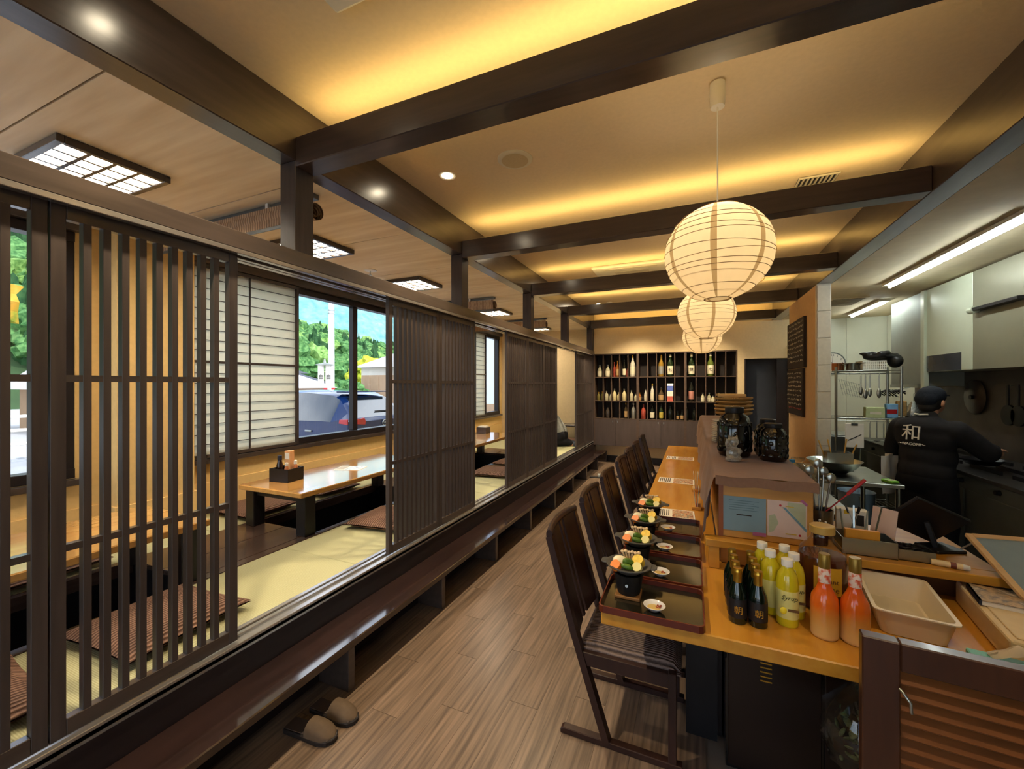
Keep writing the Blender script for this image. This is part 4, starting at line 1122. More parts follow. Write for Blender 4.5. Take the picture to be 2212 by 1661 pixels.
REDP = mat('red_plastic', srgb(176, 30, 34), .35, noise=(.05, 20))
B().beam((.0, -.012, .10), (.115, -.03, .235), .012, .004).obj('blade', REDP, t)
B().beam((.10, -.028, .218), (.165, -.038, .296), .024, .012).obj('handle', REDP, t, bevel=.003)
t = thing('jam_jar', 'small jar of dark sauce with white-headed picks on the ledge', 'jar', (.535, 2.33, LZ))
B().lathe([(.0, 0), (.034, 0), (.036, .004), (.036, .055), (.032, .06), (.032, .07)], 24).obj('glass', mat('sauce_dark', srgb(56, 20, 20), .15, spec=.5, noise=(.1, 20)), t, smooth=50)
for k in range(5):
    a = k * 1.2
    B().tube([(.01 * math.cos(a), .01 * math.sin(a), .06), (.026 * math.cos(a), .026 * math.sin(a), .10)], .0012, 6).ell((.027 * math.cos(a), .027 * math.sin(a), .102), .005, 8, 6).obj('pick', WHITEP, t, smooth=50)
t = thing('order_card', 'blank pinkish card standing on the ledge', 'card', (.80, 2.42, LZ), R(-50))
B().obox((0, 0, .085), (.10, .003, .17), Euler((R(-10), 0, 0)).to_matrix()).obj('card', mat('pink_card', srgb(226, 196, 180), .7, noise=(.02, 20)), t)
B().obox((0, .02, .004), (.08, .05, .006)).obj('base', BLACK, t)
t = thing('white_box', 'white carton with black print behind the order card', 'box', (.71, 2.52, LZ), R(-10))
B().box(-.06, .06, -.03, .03, 0, .13).obj('carton', OFFW, t, bevel=.002)
B().box(.015, .045, -.0315, -.03, .06, .11).obj('print', INK, t); B().box(-.03, -.01, -.0315, -.03, .11, .127).obj('print', mat('yellow_print', srgb(220, 180, 30), .5, noise=(.03, 20)), t)
t = thing('tongs', 'crossed steel tongs standing in the ledge container', 'tongs', (.665, 2.33, LZ))
B().beam((-.03, 0, .01), (.025, .01, .18), .008, .003).beam((.03, 0, .01), (-.02, .01, .18), .008, .003).obj('arms', STEEL, t)
for s in (-1, 1): B().beam((s * .017, .009, .155), (s * .026, .011, .185), .012, .006).obj('tip', BLACK, t)

# register tablet seen from behind
t = thing('tablet_stand', 'black tablet terminal on a stand, its back to the room', 'tablet', (.97, 2.45, LZ), R(24))
MT = Euler((R(38), R(24), R(0))).to_matrix()
B().obox((.0, .02, .125), (.26, .016, .19), MT).obj('tablet_back', BLACK, t, bevel=.004)
B().obox((.0, .035, .135), (.20, .02, .13), MT).obj('case', mat('case_black', srgb(30, 28, 28), .55, noise=(.1, 20)), t, bevel=.004)
B().beam((.03, .0, .012), (.01, .02, .12), .05, .02).obj('arm', BLACK, t, bevel=.003)
B().box(-.02, .11, -.06, .05, 0, .014).obj('base', BLACK, t, bevel=.004)
B().tube([(.11, -.03, .012), (.13, -.06, .05), (.10, -.09, .07), (.14, -.13, .004)], .0035, 6).obj('cable', mat('cable_grey', srgb(160, 150, 136), .5, noise=(.05, 20)), t, smooth=60)

# poster on the end of the pass (left: text sheet, right: map)
t = thing('wall_poster', 'blue information sheet and map taped to the end of the pass', 'poster', (.13, 2.2595, .895))
B().box(0, .185, -.002, 0, 0, .165).obj('text_sheet', mat('poster_blue', srgb(122, 148, 158), .6, noise=(.02, 20)), t)
for k in range(5): B().box(.03, .155 - .02 * (k % 2), -.0026, -.002, .145 - k * .011, .1475 - k * .011).obj('text_line', mat('text_blue', srgb(90, 116, 128), .7, noise=(.1, 50)), t)
B().box(.062, .125, -.0026, -.002, .076, .081).obj('text_line', INK, t)
B().box(.19, .345, -.002, 0, -.004, .165).obj('map_sheet', mat('map_pink', srgb(216, 190, 178), .6, noise=(.03, 20)), t)
MG = mat('map_green', srgb(176, 180, 148), .6, noise=(.05, 30))
B().prism([(.27, .16), (.34, .16), (.34, .05), (.315, .075), (.27, .13)], (0, -.002, 0), (1, 0, 0), (0, 0, 1), (0, -.0006, 0)).obj('map_area', MG, t)
B().prism([(.195, .09), (.22, .10), (.235, .06), (.215, .02), (.195, .01)], (0, -.002, 0), (1, 0, 0), (0, 0, 1), (0, -.0006, 0)).obj('map_area', MG, t)
B().prism([(.25, .135), (.262, .135), (.343, .045), (.343, .03)], (0, -.0026, 0), (1, 0, 0), (0, 0, 1), (0, -.0004, 0)).obj('map_river', mat('map_blue', srgb(110, 144, 160), .6, noise=(.05, 30)), t)
YEL = mat('map_yellow', srgb(206, 170, 60), .6, noise=(.05, 30)); TAPE = mat('purple_tape', srgb(170, 96, 138), .5, noise=(.05, 30))
B().box(.262, .295, -.0034, -.003, .138, .142).obj('map_tag', YEL, t); B().box(.262, .305, -.0034, -.003, .012, .017).obj('map_tag', YEL, t)
for x, z in ((.242, .143), (.318, .013)): B().cyl((x, -.0026, z), (x, -.0034, z), .005, .005, 10).obj('map_mark', REDP, t)
B().box(.13, .185, -.0036, -.0026, -.012, .004).obj('tape', TAPE, t)
B().prism([(.318, .172), (.33, .178), (.348, .158), (.344, .148)], (0, -.0026, 0), (1, 0, 0), (0, 0, 1), (0, -.001, 0)).obj('tape', TAPE, t)

# ================================================================== ON THE PASS
PZ = 1.1605
def jar(lab, x, y, r, h, cap_r):
    t = thing('black_jar', lab, 'jar', (x, y, PZ), random.uniform(0, 1), 'glossy black jars on the pass')
    b = B()
    b.lathe([(.0, 0), (r * .82, 0), (r * .9, .008), (r, h * .25), (r * .98, h * .6), (r * .8, h * .8), (cap_r, h * .88), (cap_r * .98, h * .9)], 28)
    b.obj('body', BLACKG, t, smooth=50)
    kb = B().ell((0, 0, 0), (.013, .006, .014), 10, 7).mesh('dimple', BLACKG, smooth=60)
    for k in range(4):
        for j in range(10):
            a = 2 * PI * (j + .5 * (k % 2)) / 10; z = h * (.14 + .17 * k); q = r * (.96 if k < 3 else .94)
            link('dimple', kb, t, (q * math.cos(a), q * math.sin(a), z), (0, 0, a + PI / 2))
    B().lathe([(cap_r * 1.08, h * .88), (cap_r * 1.1, h * .89), (cap_r * 1.1, h * .985), (cap_r, h), (0, h)], 24).obj('lid', BLACK, t, smooth=40)
jar('tall glossy black dimpled jar behind the glass cat', .235, 2.90, .098, .30, .048)
jar('squat black dimpled jar on the pass, left of the pair', .425, 2.985, .075, .225, .04)
jar('squat black dimpled jar at the right corner of the pass', .425, 2.80, .075, .215, .042)
t = thing('glass_cat', 'small clear glass beckoning cat figurine on the corner of the pass', 'figurine', (.212, 2.70, PZ), R(20)); t.scale = (1.4, 1.4, 1.4)
b = B()
b.ell((0, 0, .03), (.028, .022, .032), 16, 10).ell((0, -.002, .078), (.022, .019, .021), 16, 10)
for s in (-1, 1):
    b.cyl((s * .012, 0, .088), (s * .016, 0, .110), .009, .001, 10)
    b.ell((s * .016, -.016, .012), (.012, .012, .012), 10, 7)
b.tube([(-.02, -.006, .05), (-.03, -.012, .07), (-.026, -.014, .09)], [.009, .008, .008], 10).tube([(.02, -.008, .05), (.022, -.018, .04), (.012, -.022, .03)], [.008, .008, .007], 10)
b.cyl((0, 0, 0), (0, 0, .008), .03, .03, 20)
o = remeshed('figure', b, mat('clear_glass', srgb(244, 240, 228), .06, trans=.72, ior=1.5, spec=.8, noise=(.02, 30), coat=.5), t, .0035, 2)
for k in range(12):
    t = thing('white_plate', 'white plate in the tall stack of plates on the pass', 'plate', (.215, 3.52, PZ + k * .0145), 0, 'stack of white plates')
    B().lathe([(.0, 0), (.045, 0), (.048, .003), (.085, .010), (.088, .0135), (.084, .0135), (.046, .006), (0, .005)], 28).obj('plate', PORC, t, smooth=50)
BASK = ribbed('woven_basket', srgb(170, 124, 66), srgb(206, 164, 100), 70, 1, .7, .5)
for k in range(5):
    t = thing('woven_basket', 'flat woven basket tray in the stack on the pass', 'basket', (.30, 3.78, PZ + .19 + k * .029), random.uniform(-.16, .16), 'stack of woven basket trays')
    B().lathe([(.0, 0), (.10, 0), (.14, .012), (.15 + .004 * (k % 2), .022), (.15, .03), (.142, .027), (.098, .004), (0, .004)], 28, sx=.86 + .03 * (k % 3), fn=lambda a, z: 1 + .05 * math.sin(4 * a + 1)).obj('basket', BASK, t, smooth=60)
t = thing('wooden_lid', 'pale wooden board on top of the stacked baskets', 'board', (.28, 3.78, PZ + .343))
B().box(-.10, .10, -.12, .12, 0, .02).obj('board', mat('pale_board', srgb(222, 180, 116), .5, grain=(srgb(206, 160, 96), (3, 20, 20), 4)), t, bevel=.003)
for k in range(4):
    t = thing('grey_bowl', 'grey bowl nested in the stack under the woven baskets', 'bowl', (.30, 3.78, PZ + k * .033), 0, 'nested grey bowls')
    B().lathe([(.0, 0), (.05, 0), (.053, .006), (.095, .085), (.098, .09), (.093, .09), (.05, .012), (0, .01)], 28).obj('bowl', mat('grey_glaze', srgb(118, 116, 110), .35, noise=(.08, 20)), t, smooth=50)

# ================================================================== BOTTLE SHELF ON THE BACK WALL
SX0, SX1, SY = -1.868, .733, 8.45
sh = thing('bottle_shelf', 'dark built-in bottle shelf with cupboards along the back wall', 'shelf')
SHB = mat('shelf_back', srgb(40, 32, 30), .6, noise=(.1, 5))
SHE = mat('shelf_edge', srgb(92, 74, 62), .45, grain=(srgb(78, 62, 52), (3, 20, 20), 4))
SHD = mat('cupboard_door', srgb(84, 72, 68), .45, grain=(srgb(76, 64, 60), (20, 3, 3), 4))
B().box(SX0, SX1, 8.715, 8.735, .36, 2.22).obj('back_board', SHB, sh)
secw = (SX1 - SX0) / 3
ROWZ = (1.755, 1.275, .915)
for k in range(4):
    xx = SX0 + k * secw
    B().box(max(SX0, xx - .022), min(SX1, xx + .022), SY, 8.714, .36, 2.22).obj('side_panel', SHE, sh)
div = B().box(-.008, .008, .012, .264, 0, 1).mesh('divider', SHE)
for s_ in range(3):
    a = SX0 + s_ * secw + .022; b_ = a + secw - .044
    for z in (.90, 1.26, 1.74, 2.205):
        B().box(a, b_, SY + .004, 8.714, z, z + .015).obj('shelf_board', SHE, sh)
    for z0, z1 in ((.915, 1.26), (1.275, 1.74), (1.755, 2.205)):
        for k in range(1, 5):
            o = link('divider', div, sh, (a + (b_ - a) * k / 5, SY, z0)); o.scale = (1, 1, z1 - z0)
    mid = (a + b_) / 2
    for x0, x1, hx in ((a, mid - .002, mid - .05), (mid + .002, b_, mid + .05)):
        d = B().box(x0, x1, SY + .002, SY + .02, .365, .895).obj('cupboard_door', SHD, sh)
        B().box(hx - .006, hx + .006, SY - .012, SY + .002, .835, .872).obj('handle', STEEL, d)
    B().box(a, b_, SY + .02, 8.714, .36, .38).obj('cupboard_base', SHE, sh)

G = {}
def gm(k, c, rough=.12, **kw):
    if k not in G: G[k] = mat('glass_' + k, c, rough, spec=.6, noise=(.1, 20), coat=.2, **kw)
    return G[k]
CLEAR = gm('clear', srgb(186, 180, 150)); OLIVE = gm('olive', srgb(110, 100, 50)); DKG = gm('dark', srgb(24, 26, 22)); GRN = gm('green', srgb(30, 46, 24))
AMB = gm('amber', srgb(150, 90, 40)); CRM = gm('cream', srgb(206, 192, 146)); PINK = gm('pink', srgb(190, 130, 116)); REDG = gm('red', srgb(160, 70, 56))
SILV = gm('silver', srgb(170, 168, 160), metal=.5); GLDW = gm('gold', srgb(190, 150, 60), metal=.5); WHT = gm('white', srgb(214, 208, 190))
LWHT = mat('bottle_label_white', srgb(222, 214, 186), .6, noise=(.04, 30)); LTAN = mat('bottle_label_tan', srgb(176, 142, 96), .6, noise=(.06, 30)); LYEL = mat('bottle_label_yellow', srgb(186, 166, 70), .6, noise=(.06, 30))
def bottle(row, colf, h, r, gl, cap, lab, label=None, kanji=None, dy=0.):
    s_ = int(colf - 1) // 5; a = SX0 + s_ * secw + .022; w_ = (secw - .044) / 5
    x = a + (colf - .5 - s_ * 5) * w_
    t = thing('bottle', lab, 'bottle', (x, 8.535 + dy, ROWZ[row]), 0, 'bottles on the back shelf')
    B().lathe([(.0, 0), (r * .92, 0), (r, .006), (r, h * .52), (r * .9, h * .6), (r * .42, h * .75), (r * .34, h * .8), (r * .34, h * .9)], 16).obj('glass', gl, t, smooth=50)
    B().lathe([(r * .38, h * .87), (r * .42, h * .88), (r * .42, h * .985), (r * .36, h), (0, h)], 12).obj('cap', cap, t, smooth=40)
    if label:
        B().lathe([(r * 1.01, h * .1), (r * 1.02, h * .11), (r * 1.02, h * .46), (r * 1.01, h * .47)], 16).obj('label_wrap', label, t, smooth=50)
    if kanji: text_mesh('label_print', kanji, r * 1.3, INK, t, (0, -r * 1.04, h * .29), (R(90), 0, 0), .0006)
cells = ['first', 'second', 'third', 'fourth', 'fifth', 'sixth', 'seventh', 'eighth', 'ninth', 'tenth', 'eleventh', 'twelfth', 'thirteenth', 'fourteenth', 'fifteenth']
rows = ['top', 'middle', 'bottom']
def cell(row, c): return '%s shelf row, %s cell from the left' % (rows[row], cells[c - 1])
bottle(0, 1, .25, .05, CLEAR, STEEL, 'squat clear bottle, ' + cell(0, 1), LWHT)
bottle(0, 2, .25, .052, CLEAR, STEEL, 'squat clear bottle, ' + cell(0, 2), LWHT)
bottle(0, 3.2, .33, .038, AMB, GOLD, 'orange bottle, ' + cell(0, 3), LTAN)
bottle(0, 2.78, .30, .028, REDG, REDG, 'thin red bottle, ' + cell(0, 3), dy=.03)
bottle(0, 4, .34, .036, DKG, BLACK, 'dark white-labelled bottle, ' + cell(0, 4), LWHT)
bottle(0, 4.36, .2, .024, REDG, BLACK, 'small red bottle, ' + cell(0, 4), dy=.03)
bottle(0, 5, .43, .052, WHT, GOLD, 'tall pale bottle, ' + cell(0, 5), LWHT)
bottle(0, 8, .43, .052, GLDW, GOLD, 'tall gold-wrapped bottle, ' + cell(0, 8), SILV)
bottle(0, 9, .43, .056, GRN, LWHT, 'big green sake bottle, ' + cell(0, 9), LWHT, '七')
bottle(0, 11, .43, .056, GRN, LWHT, 'big green sake bottle, ' + cell(0, 11), LWHT, '銀')
bottle(0, 13, .43, .056, gm('lime', srgb(96, 110, 46)), LWHT, 'big pale green sake bottle, ' + cell(0, 13), LWHT, '七')
bottle(1, .85, .17, .032, OLIVE, GOLD, 'small olive bottle on the left, ' + cell(1, 1))
bottle(1, 1.3, .18, .032, OLIVE, GOLD, 'small olive bottle on the right, ' + cell(1, 1), dy=.02)
bottle(1, 1.85, .2, .036, CLEAR, STEEL, 'small clear bottle, ' + cell(1, 2)); bottle(1, 2.3, .13, .03, CLEAR, STEEL, 'low clear flask, ' + cell(1, 2), dy=.02)
bottle(1, 2.82, .24, .042, CRM, STEEL, 'cream bottle on the left, ' + cell(1, 3)); bottle(1, 3.3, .17, .036, CRM, STEEL, 'cream bottle on the right, ' + cell(1, 3), dy=.03)
bottle(1, 4, .24, .045, CRM, STEEL, 'cream bottle, ' + cell(1, 4))
bottle(1, 4.85, .21, .036, CLEAR, STEEL, 'clear bottle, ' + cell(1, 5)); bottle(1, 5.34, .14, .03, CLEAR, STEEL, 'small clear flask, ' + cell(1, 5), dy=.02)
bottle(1, 5.82, .17, .03, AMB, GOLD, 'small amber bottle, ' + cell(1, 6), LTAN); bottle(1, 6.25, .25, .03, WHT, BLACK, 'slim white-labelled bottle, ' + cell(1, 6), LWHT)
bottle(1, 7, .34, .034, WHT, GOLD, 'slim white-labelled tall bottle, ' + cell(1, 7), LWHT)
bottle(1, 8, .26, .05, gm('brown', srgb(70, 56, 36)), BLACK, 'squat brown bottle, ' + cell(1, 8), LTAN)
bottle(1, 11, .43, .05, DKG, BLACK, 'tall dark bottle with pink label, ' + cell(1, 11), PINK)
for c, f_ in ((12.2, 12), (12.85, 13), (13.25, 13), (13.85, 14), (14.25, 14)):
    bottle(1, c, .17 if (c * 100) % 100 > 50 or c == 12.2 else .12, .032, CLEAR, STEEL, 'small clear bottle, %s%s' % (cell(1, f_), '' if f_ == 12 else (', left' if (c % 1) > .5 else ', right')), LWHT)
t = thing('drink_carton', 'tall blue and red drink carton, ' + cell(1, 9), 'carton', (SX0 + secw + .022 + 3.5 * (secw - .044) / 5, 8.53, ROWZ[1]))
B().box(-.055, .055, -.05, .05, 0, .10).obj('lower_panel', mat('carton_red', srgb(196, 96, 80), .5, noise=(.2, 20)), t)
B().box(-.055, .055, -.05, .05, .10, .2).obj('middle_panel', PAPERW, t)
B().box(-.055, .055, -.05, .05, .2, .30).obj('upper_panel', mat('carton_blue', srgb(90, 110, 190), .5, noise=(.2, 20)), t)
B().prism([(-.05, .30), (.05, .30), (.008, .345), (-.008, .345)], (-.055, 0, 0), (0, 1, 0), (0, 0, 1), (.11, 0, 0)).obj('gable', PAPERW, t)
bottle(2, 2, .25, .045, gm('smoke', srgb(66, 58, 52)), BLACK, 'smoky dark bottle, ' + cell(2, 2))
bottle(2, 4.2, .32, .036, gm('brown'  , srgb(70, 56, 36)), GOLD, 'brown bottle with tan label, ' + cell(2, 4), LTAN)
bottle(2, 5.1, .32, .044, SILV, WHT, 'tall silver patterned bottle, ' + cell(2, 5))
bottle(2, 6, .3, .048, REDG, REDG, 'red-brown tall bottle, ' + cell(2, 6))
bottle(2, 7, .3, .044, DKG, BLACK, 'black pale-labelled bottle, ' + cell(2, 7), LWHT)
bottle(2, 8, .31, .04, GRN, BLACK, 'green bottle with yellow label, ' + cell(2, 8), LYEL)
bottle(2, 9, .3, .042, DKG, BLACK, 'plain black bottle, ' + cell(2, 9))
bottle(2, 9.8, .18, .03, DKG, BLACK, 'small tan-labelled bottle on the left, ' + cell(2, 10), LTAN); bottle(2, 10.3, .2, .03, DKG, BLACK, 'small tan-labelled bottle on the right, ' + cell(2, 10), LTAN)
bottle(2, 10.8, .27, .034, DKG, BLACK, 'dark bottle on the left, ' + cell(2, 11)); bottle(2, 11.3, .27, .034, DKG, BLACK, 'dark bottle on the right, ' + cell(2, 11))

# ================================================================== BLACKBOARD MENUS ON THE RIGHT WALL
CHALK = mat('chalk', srgb(196, 186, 170), .9, noise=(.1, 80)); BOARDM = mat('blackboard', srgb(46, 34, 30), .7, noise=(.12, 12)); CHR = mat('chalk_red', srgb(190, 96, 84), .9, noise=(.1, 80))
rr = random.Random(21)
for z0, z1, y0, y1, lab in ((1.815, 2.44, 6.05, 7.0, 'upper hand-chalked menu blackboard on the tan wall'), (1.2, 1.80, 6.12, 7.0, 'lower hand-chalked menu blackboard on the tan wall')):
    t = thing('menu_blackboard', lab, 'blackboard', (1.268, 0, 0), 0, 'chalk menu boards')
    B().box(-.03, 0, y0, y1, z0, z1).obj('board', BOARDM, t, bevel=.003)
    n = 9
    for k in range(n):
        z = z1 - .05 - k * (z1 - z0 - .08) / n
        y = y0 + .05
        while y < y1 - .12:
            l = rr.uniform(.05, .16)
            pts = []
            m_ = max(4, int(l / .014))
            for j in range(m_ + 1): pts.append((-.0315, y + l * j / m_, z + rr.uniform(-.014, .014)))
            B().tube(pts, .0036, 4).obj('chalk_writing', CHR if (k == n - 1 and z0 < 1.5) else CHALK, t)
            y += l + rr.uniform(.02, .05)

# ================================================================== KITCHEN
t = thing('prep_table', 'stainless kitchen table with a shelf below, behind the pass', 'table', (1.12, 4.35, 0))
B().box(-.22, .32, -.38, .38, .82, .85).obj('table_top', STEEL, t, bevel=.004)
B().box(-.2, .3, -.36, .36, .25, .27).obj('lower_shelf', STEELD, t)
for sx in (-.19, .29):
    for sy in (-.35, .35): B().cyl((sx, sy, 0), (sx, sy, .82), .017, .017, 12).obj('leg', STEEL, t)
t = thing('steel_bowl', 'wide steel bowl on the kitchen table', 'bowl', (1.10, 4.32, .8505))
B().lathe([(.0, 0), (.08, 0), (.15, .05), (.19, .105), (.195, .108), (.186, .105), (.145, .055), (.075, .008), (0, .006)], 32).obj('bowl', STEEL, t, smooth=50)
t = thing('chopstick_box', 'steel box of long chopsticks standing in the wide bowl', 'container', (1.13, 4.34, .875))
for a in ((-.09, .09, -.07, -.066, 0, .15), (-.09, .09, .066, .07, 0, .15), (-.09, -.086, -.066, .066, 0, .15), (.086, .09, -.066, .066, 0, .15), (-.09, .09, -.07, .07, 0, .004)):
    B().box(*a).obj('wall', STEEL, t)
for a, b_ in (((-.06, 0, .01), (-.13, .02, .24)), ((.03, 0, .01), (.07, .03, .26)), ((.06, .02, .01), (.13, .0, .22)), ((-.02, .02, .01), (-.06, .04, .25))):
    B().cyl(a, b_, .005, .006, 8).obj('chopstick', mat('bamboo_stick', srgb(214, 172, 92), .5, noise=(.05, 20)), t)
t = thing('herb_pack', 'bright green packet on the corner of the kitchen table', 'packet', (1.38, 4.05, .8505), .4)
B().box(-.03, .03, -.05, .05, 0, .02).obj('packet', mat('lime_pack', srgb(120, 196, 60), .5, noise=(.1, 30)), t, bevel=.006)
B().box(-.032, .032, -.02, .012, .02, .021).obj('label_sheet', PAPERW, t)
t = thing('water_bottle', 'clear plastic bottle with blue cap beside the black jar', 'bottle', (.62, 3.35, .86))
B().lathe([(.0, 0), (.032, 0), (.034, .01), (.034, .15), (.015, .2), (.014, .21)], 20).obj('body', thin_glass('pet', (.9, .95, .97), .12), t, smooth=50)
B().lathe([(.017, .208), (.017, .228), (0, .229)], 16).obj('cap', mat('blue_cap', srgb(60, 150, 210), .4, noise=(.05, 20)), t, smooth=40)
t = thing('pass_shelf', 'steel shelf on the kitchen side of the pass', 'shelf', (.68, 3.35, 0))
B().box(-.17, .17, -.45, .6, .83, .859).obj('shelf_top', STEEL, t, bevel=.003)
for sx in (-.15, .15):
    for sy in (-.42, .57): B().cyl((sx, sy, 0), (sx, sy, .83), .015, .015, 10).obj('leg', STEELD, t)
t = thing('wrapped_pack', 'crumpled clear bag of bread on the kitchen shelf', 'bag', (.71, 3.62, .86))
rr = random.Random(31)
B().lathe([(.0, 0), (.09, .0), (.11, .04), (.09, .10), (.05, .15), (.02, .17), (.05, .20)], 18, fn=lambda a, z: 1 + .14 * math.sin(4 * a + z * 30)).obj('bag', thin_glass('bag_film', (.94, .96, .94), .12), t, smooth=60)
B().ell((0, 0, .05), (.07, .08, .045), 16, 10).obj('bread', mat('bread', srgb(150, 128, 100), .8, noise=(.15, 20)), t, smooth=60)

# wire rack with tools
rk = thing('wire_rack', 'chrome wire shelving rack in the kitchen', 'rack', (1.80, 6.0, 0))
for sx in (-.30, .28):
    for sy in (-.18, .18): B().cyl((sx, sy, 0), (sx, sy, 1.80), .013, .013, 10).obj('post', STEEL, rk)
for z in (.25, 1.22, 1.755):
    for sy in (-.18, .18): B().cyl((-.30, sy, z), (.28, sy, z), .005, .005, 6).cyl((-.30, sy, z - .03), (.28, sy, z - .03), .004, .004, 6).obj('shelf_edge', STEEL, rk)
    for k in range(14): B().cyl((-.29 + k * .0435, -.18, z), (-.29 + k * .0435, .18, z), .0025, .0025, 5).obj('shelf_wire', STEEL, rk)
def at_rack(name, lab, cat, x, z, y=5.80): return thing(name, lab, cat, (x, y, z))
COPPER = mat('copper', srgb(200, 130, 84), .25, metal=.9, noise=(.06, 20))
for x, m_, w_ in ((1.565, COPPER, 'copper saucepan, left one on top of the rack'), (1.70, STEEL, 'steel saucepan beside the copper one on the rack')):
    t = thing('saucepan', w_, 'pan', (x, 6.0, 1.762), R(-60))
    B().lathe([(.0, 0), (.058, 0), (.06, .004), (.06, .085), (.063, .088), (.057, .085), (.055, .008), (0, .006)], 24).obj('pan', m_, t, smooth=50)
    B().beam((.06, 0, .07), (.16, 0, .085), .014, .006).obj('handle', STEEL, t)
t = thing('colander_basket', 'white perforated basket on top of the rack', 'basket', (1.87, 6.0, 1.762))
BKW = mat('basket_white', srgb(226, 226, 214), .5, noise=(.03, 20))
for sy in (-.11, .11):
    for k in range(11): B().box(-.10 + k * .0182, -.09 + k * .0182, sy - .003, sy + .003, .01, .10).obj('bar', BKW, t)
    for z in (.0, .03, .06, .095): B().box(-.105, .105, sy - .004, sy + .004, z, z + .012).obj('band', BKW, t)
for sx in (-.105, .105): B().box(sx - .003, sx + .003, -.11, .11, 0, .107).obj('side', BKW, t)
B().box(-.105, .105, -.11, .11, 0, .004).obj('base', BKW, t)
t = thing('black_bag', 'black plastic bag draped over the rack top', 'bag', (1.95, 5.98, 1.915))
b = B(); rr = random.Random(6)
b.ell((.125, -.02, -.05), (.07, .09, .08), 14, 9).ell((-.03, 0, .0), (.13, .11, .045), 16, 8).ell((.06, -.01, .0), (.09, .09, .045), 14, 8)
for k in range(12): b.ell((rr.uniform(-.14, .15), rr.uniform(-.1, .08), rr.uniform(-.005, .045)), (rr.uniform(.03, .07), rr.uniform(.02, .05), rr.uniform(.015, .035)), 10, 7, Euler((0, rr.uniform(-.5, .5), rr.uniform(0, 3))).to_matrix()).ell((-.10, 0, .04), (.1, .05, .02), 12, 8)
remeshed('bag', b, mat('bag_black', srgb(22, 22, 22), .4, noise=(.2, 20)), t, .012, 3)
# hanging tools
def hang(name, lab, cat, x, z, build, y=5.795):
    t = thing(name, lab, cat, (x, y, z)); B().tube([(0, .02, .0), (0, 0, .008), (0, -.006, -.004), (0, -.003, -.02)], .0025, 6).obj('hook', STEEL, t); build(t)
def grill(t):
    for k in range(9): B().beam((-.10 + k * .022, -.004, -.05 - k * .008), (-.06 + k * .022, -.004, -.24 - k * .004), .003, .003, (0, 1, 0)).obj('wire', STEEL, t)
    for k in range(4): B().beam((-.11 + k * .012, -.006, -.06 - k * .05), (.09 + k * .012, -.006, -.12 - k * .05), .003, .003, (0, 1, 0)).obj('wire', STEEL, t)
hang('grill_net', 'square wire grill net hanging from the rack', 'grill', 1.62, 1.72, grill)
for k, (x, l) in enumerate(((1.72, .24), (1.76, .28), (1.80, .26), (1.88, .27))):
    def whisk(t, l=l, k=k):
        B().tube([(0, 0, -.02), (0, 0, -l * .6)], .006, 8).obj('handle', STEEL, t)
        B().ell((0, 0, -l * .8), (.018 + .004 * (k % 2), .01, l * .2), 12, 8).obj('head', STEEL, t, smooth=60)
    hang('kitchen_ladle', ('first', 'second', 'third', 'fourth')[k] + ' steel tool from the left hanging under the top of the rack', 'utensil', x, 1.72, whisk)
def clip(t):
    B().box(-.085, .085, -.012, -.004, -.30, -.03).obj('board', PAPERW, t, bevel=.004); B().box(-.03, .03, -.018, -.012, -.05, -.025).obj('clip', STEEL, t)
    B().beam((-.06, -.014, -.22), (.06, -.014, -.15), .008, .003, (0, 1, 0)).obj('pen', INK, t)
hang('clipboard', 'white clipboard hanging from the lower rack shelf', 'clipboard', 1.66, 1.19, clip)
def scoop(t):
    B().beam((0, -.004, -.03), (0, -.004, -.22), .018, .008, (0, 1, 0)).ell((0, -.006, -.27), (.034, .008, .06), 14, 9).obj('paddle', mat('bamboo_paddle', srgb(214, 178, 104), .5, noise=(.05, 20)), t, smooth=60)
hang('rice_paddle', 'wooden rice paddle hanging on the right of the rack', 'paddle', 2.0, 1.19, scoop)
for k, x in enumerate((1.80, 1.86, 1.92)):
    def skim(t, k=k):
        B().tube([(0, 0, -.02), (0, 0, -.18)], .005, 8).obj('handle', STEEL, t); B().lathe([(.0, -.012), (.03, -.004), (.033, 0)], 16, c=(0, 0, -.21)).obj('head', STEEL if k != 1 else BLACK, t, smooth=50)
    hang('skimmer', ('left', 'middle', 'right')[k] + ' small skimmer hanging under the lower rack shelf', 'utensil', x, 1.19, skim)
t = thing('green_pack', 'pale green carton on the lower rack shelf', 'carton', (1.87, 5.9, 1.2255)); B().box(-.085, .085, -.04, .04, 0, .12).obj('carton', mat('green_carton', srgb(188, 200, 150), .5, noise=(.08, 20)), t, bevel=.003); B().box(-.05, .05, -.0415, -.04, .04, .07).obj('print', OFFW, t)
t = thing('blue_pack', 'blue and red packet on the lower rack shelf', 'packet', (2.02, 5.9, 1.2255)); B().box(-.05, .05, -.035, .035, 0, .16).obj('packet', mat('blue_pack', srgb(120, 170, 214), .5, noise=(.1, 20)), t, bevel=.006); B().box(-.05, .04, -.0365, -.035, .05, .10).obj('print', REDP, t)
t = thing('blue_bin', 'pale blue plastic bin under the kitchen rack', 'bin', (1.52, 5.25, 0)); B().lathe([(.0, 0), (.12, 0), (.15, .5), (.155, .52), (.145, .5), (.11, .01), (0, .01)], 24).obj('bin', mat('bin_blue', srgb(140, 170, 196), .5, noise=(.05, 10)), t, smooth=50); B().box(-.02, .02, -.165, -.14, .46, .5).obj('handle', STEEL, t)
t = thing('wall_clock', 'round white wall clock at the back of the kitchen', 'clock', (2.165, 8.615, 1.96))
B().cyl((0, 0, 0), (0, -.03, 0), .185, .185, 40).obj('case', mat('clock_rim', srgb(120, 126, 122), .3, metal=.6, noise=(.05, 20)), t, smooth=40)
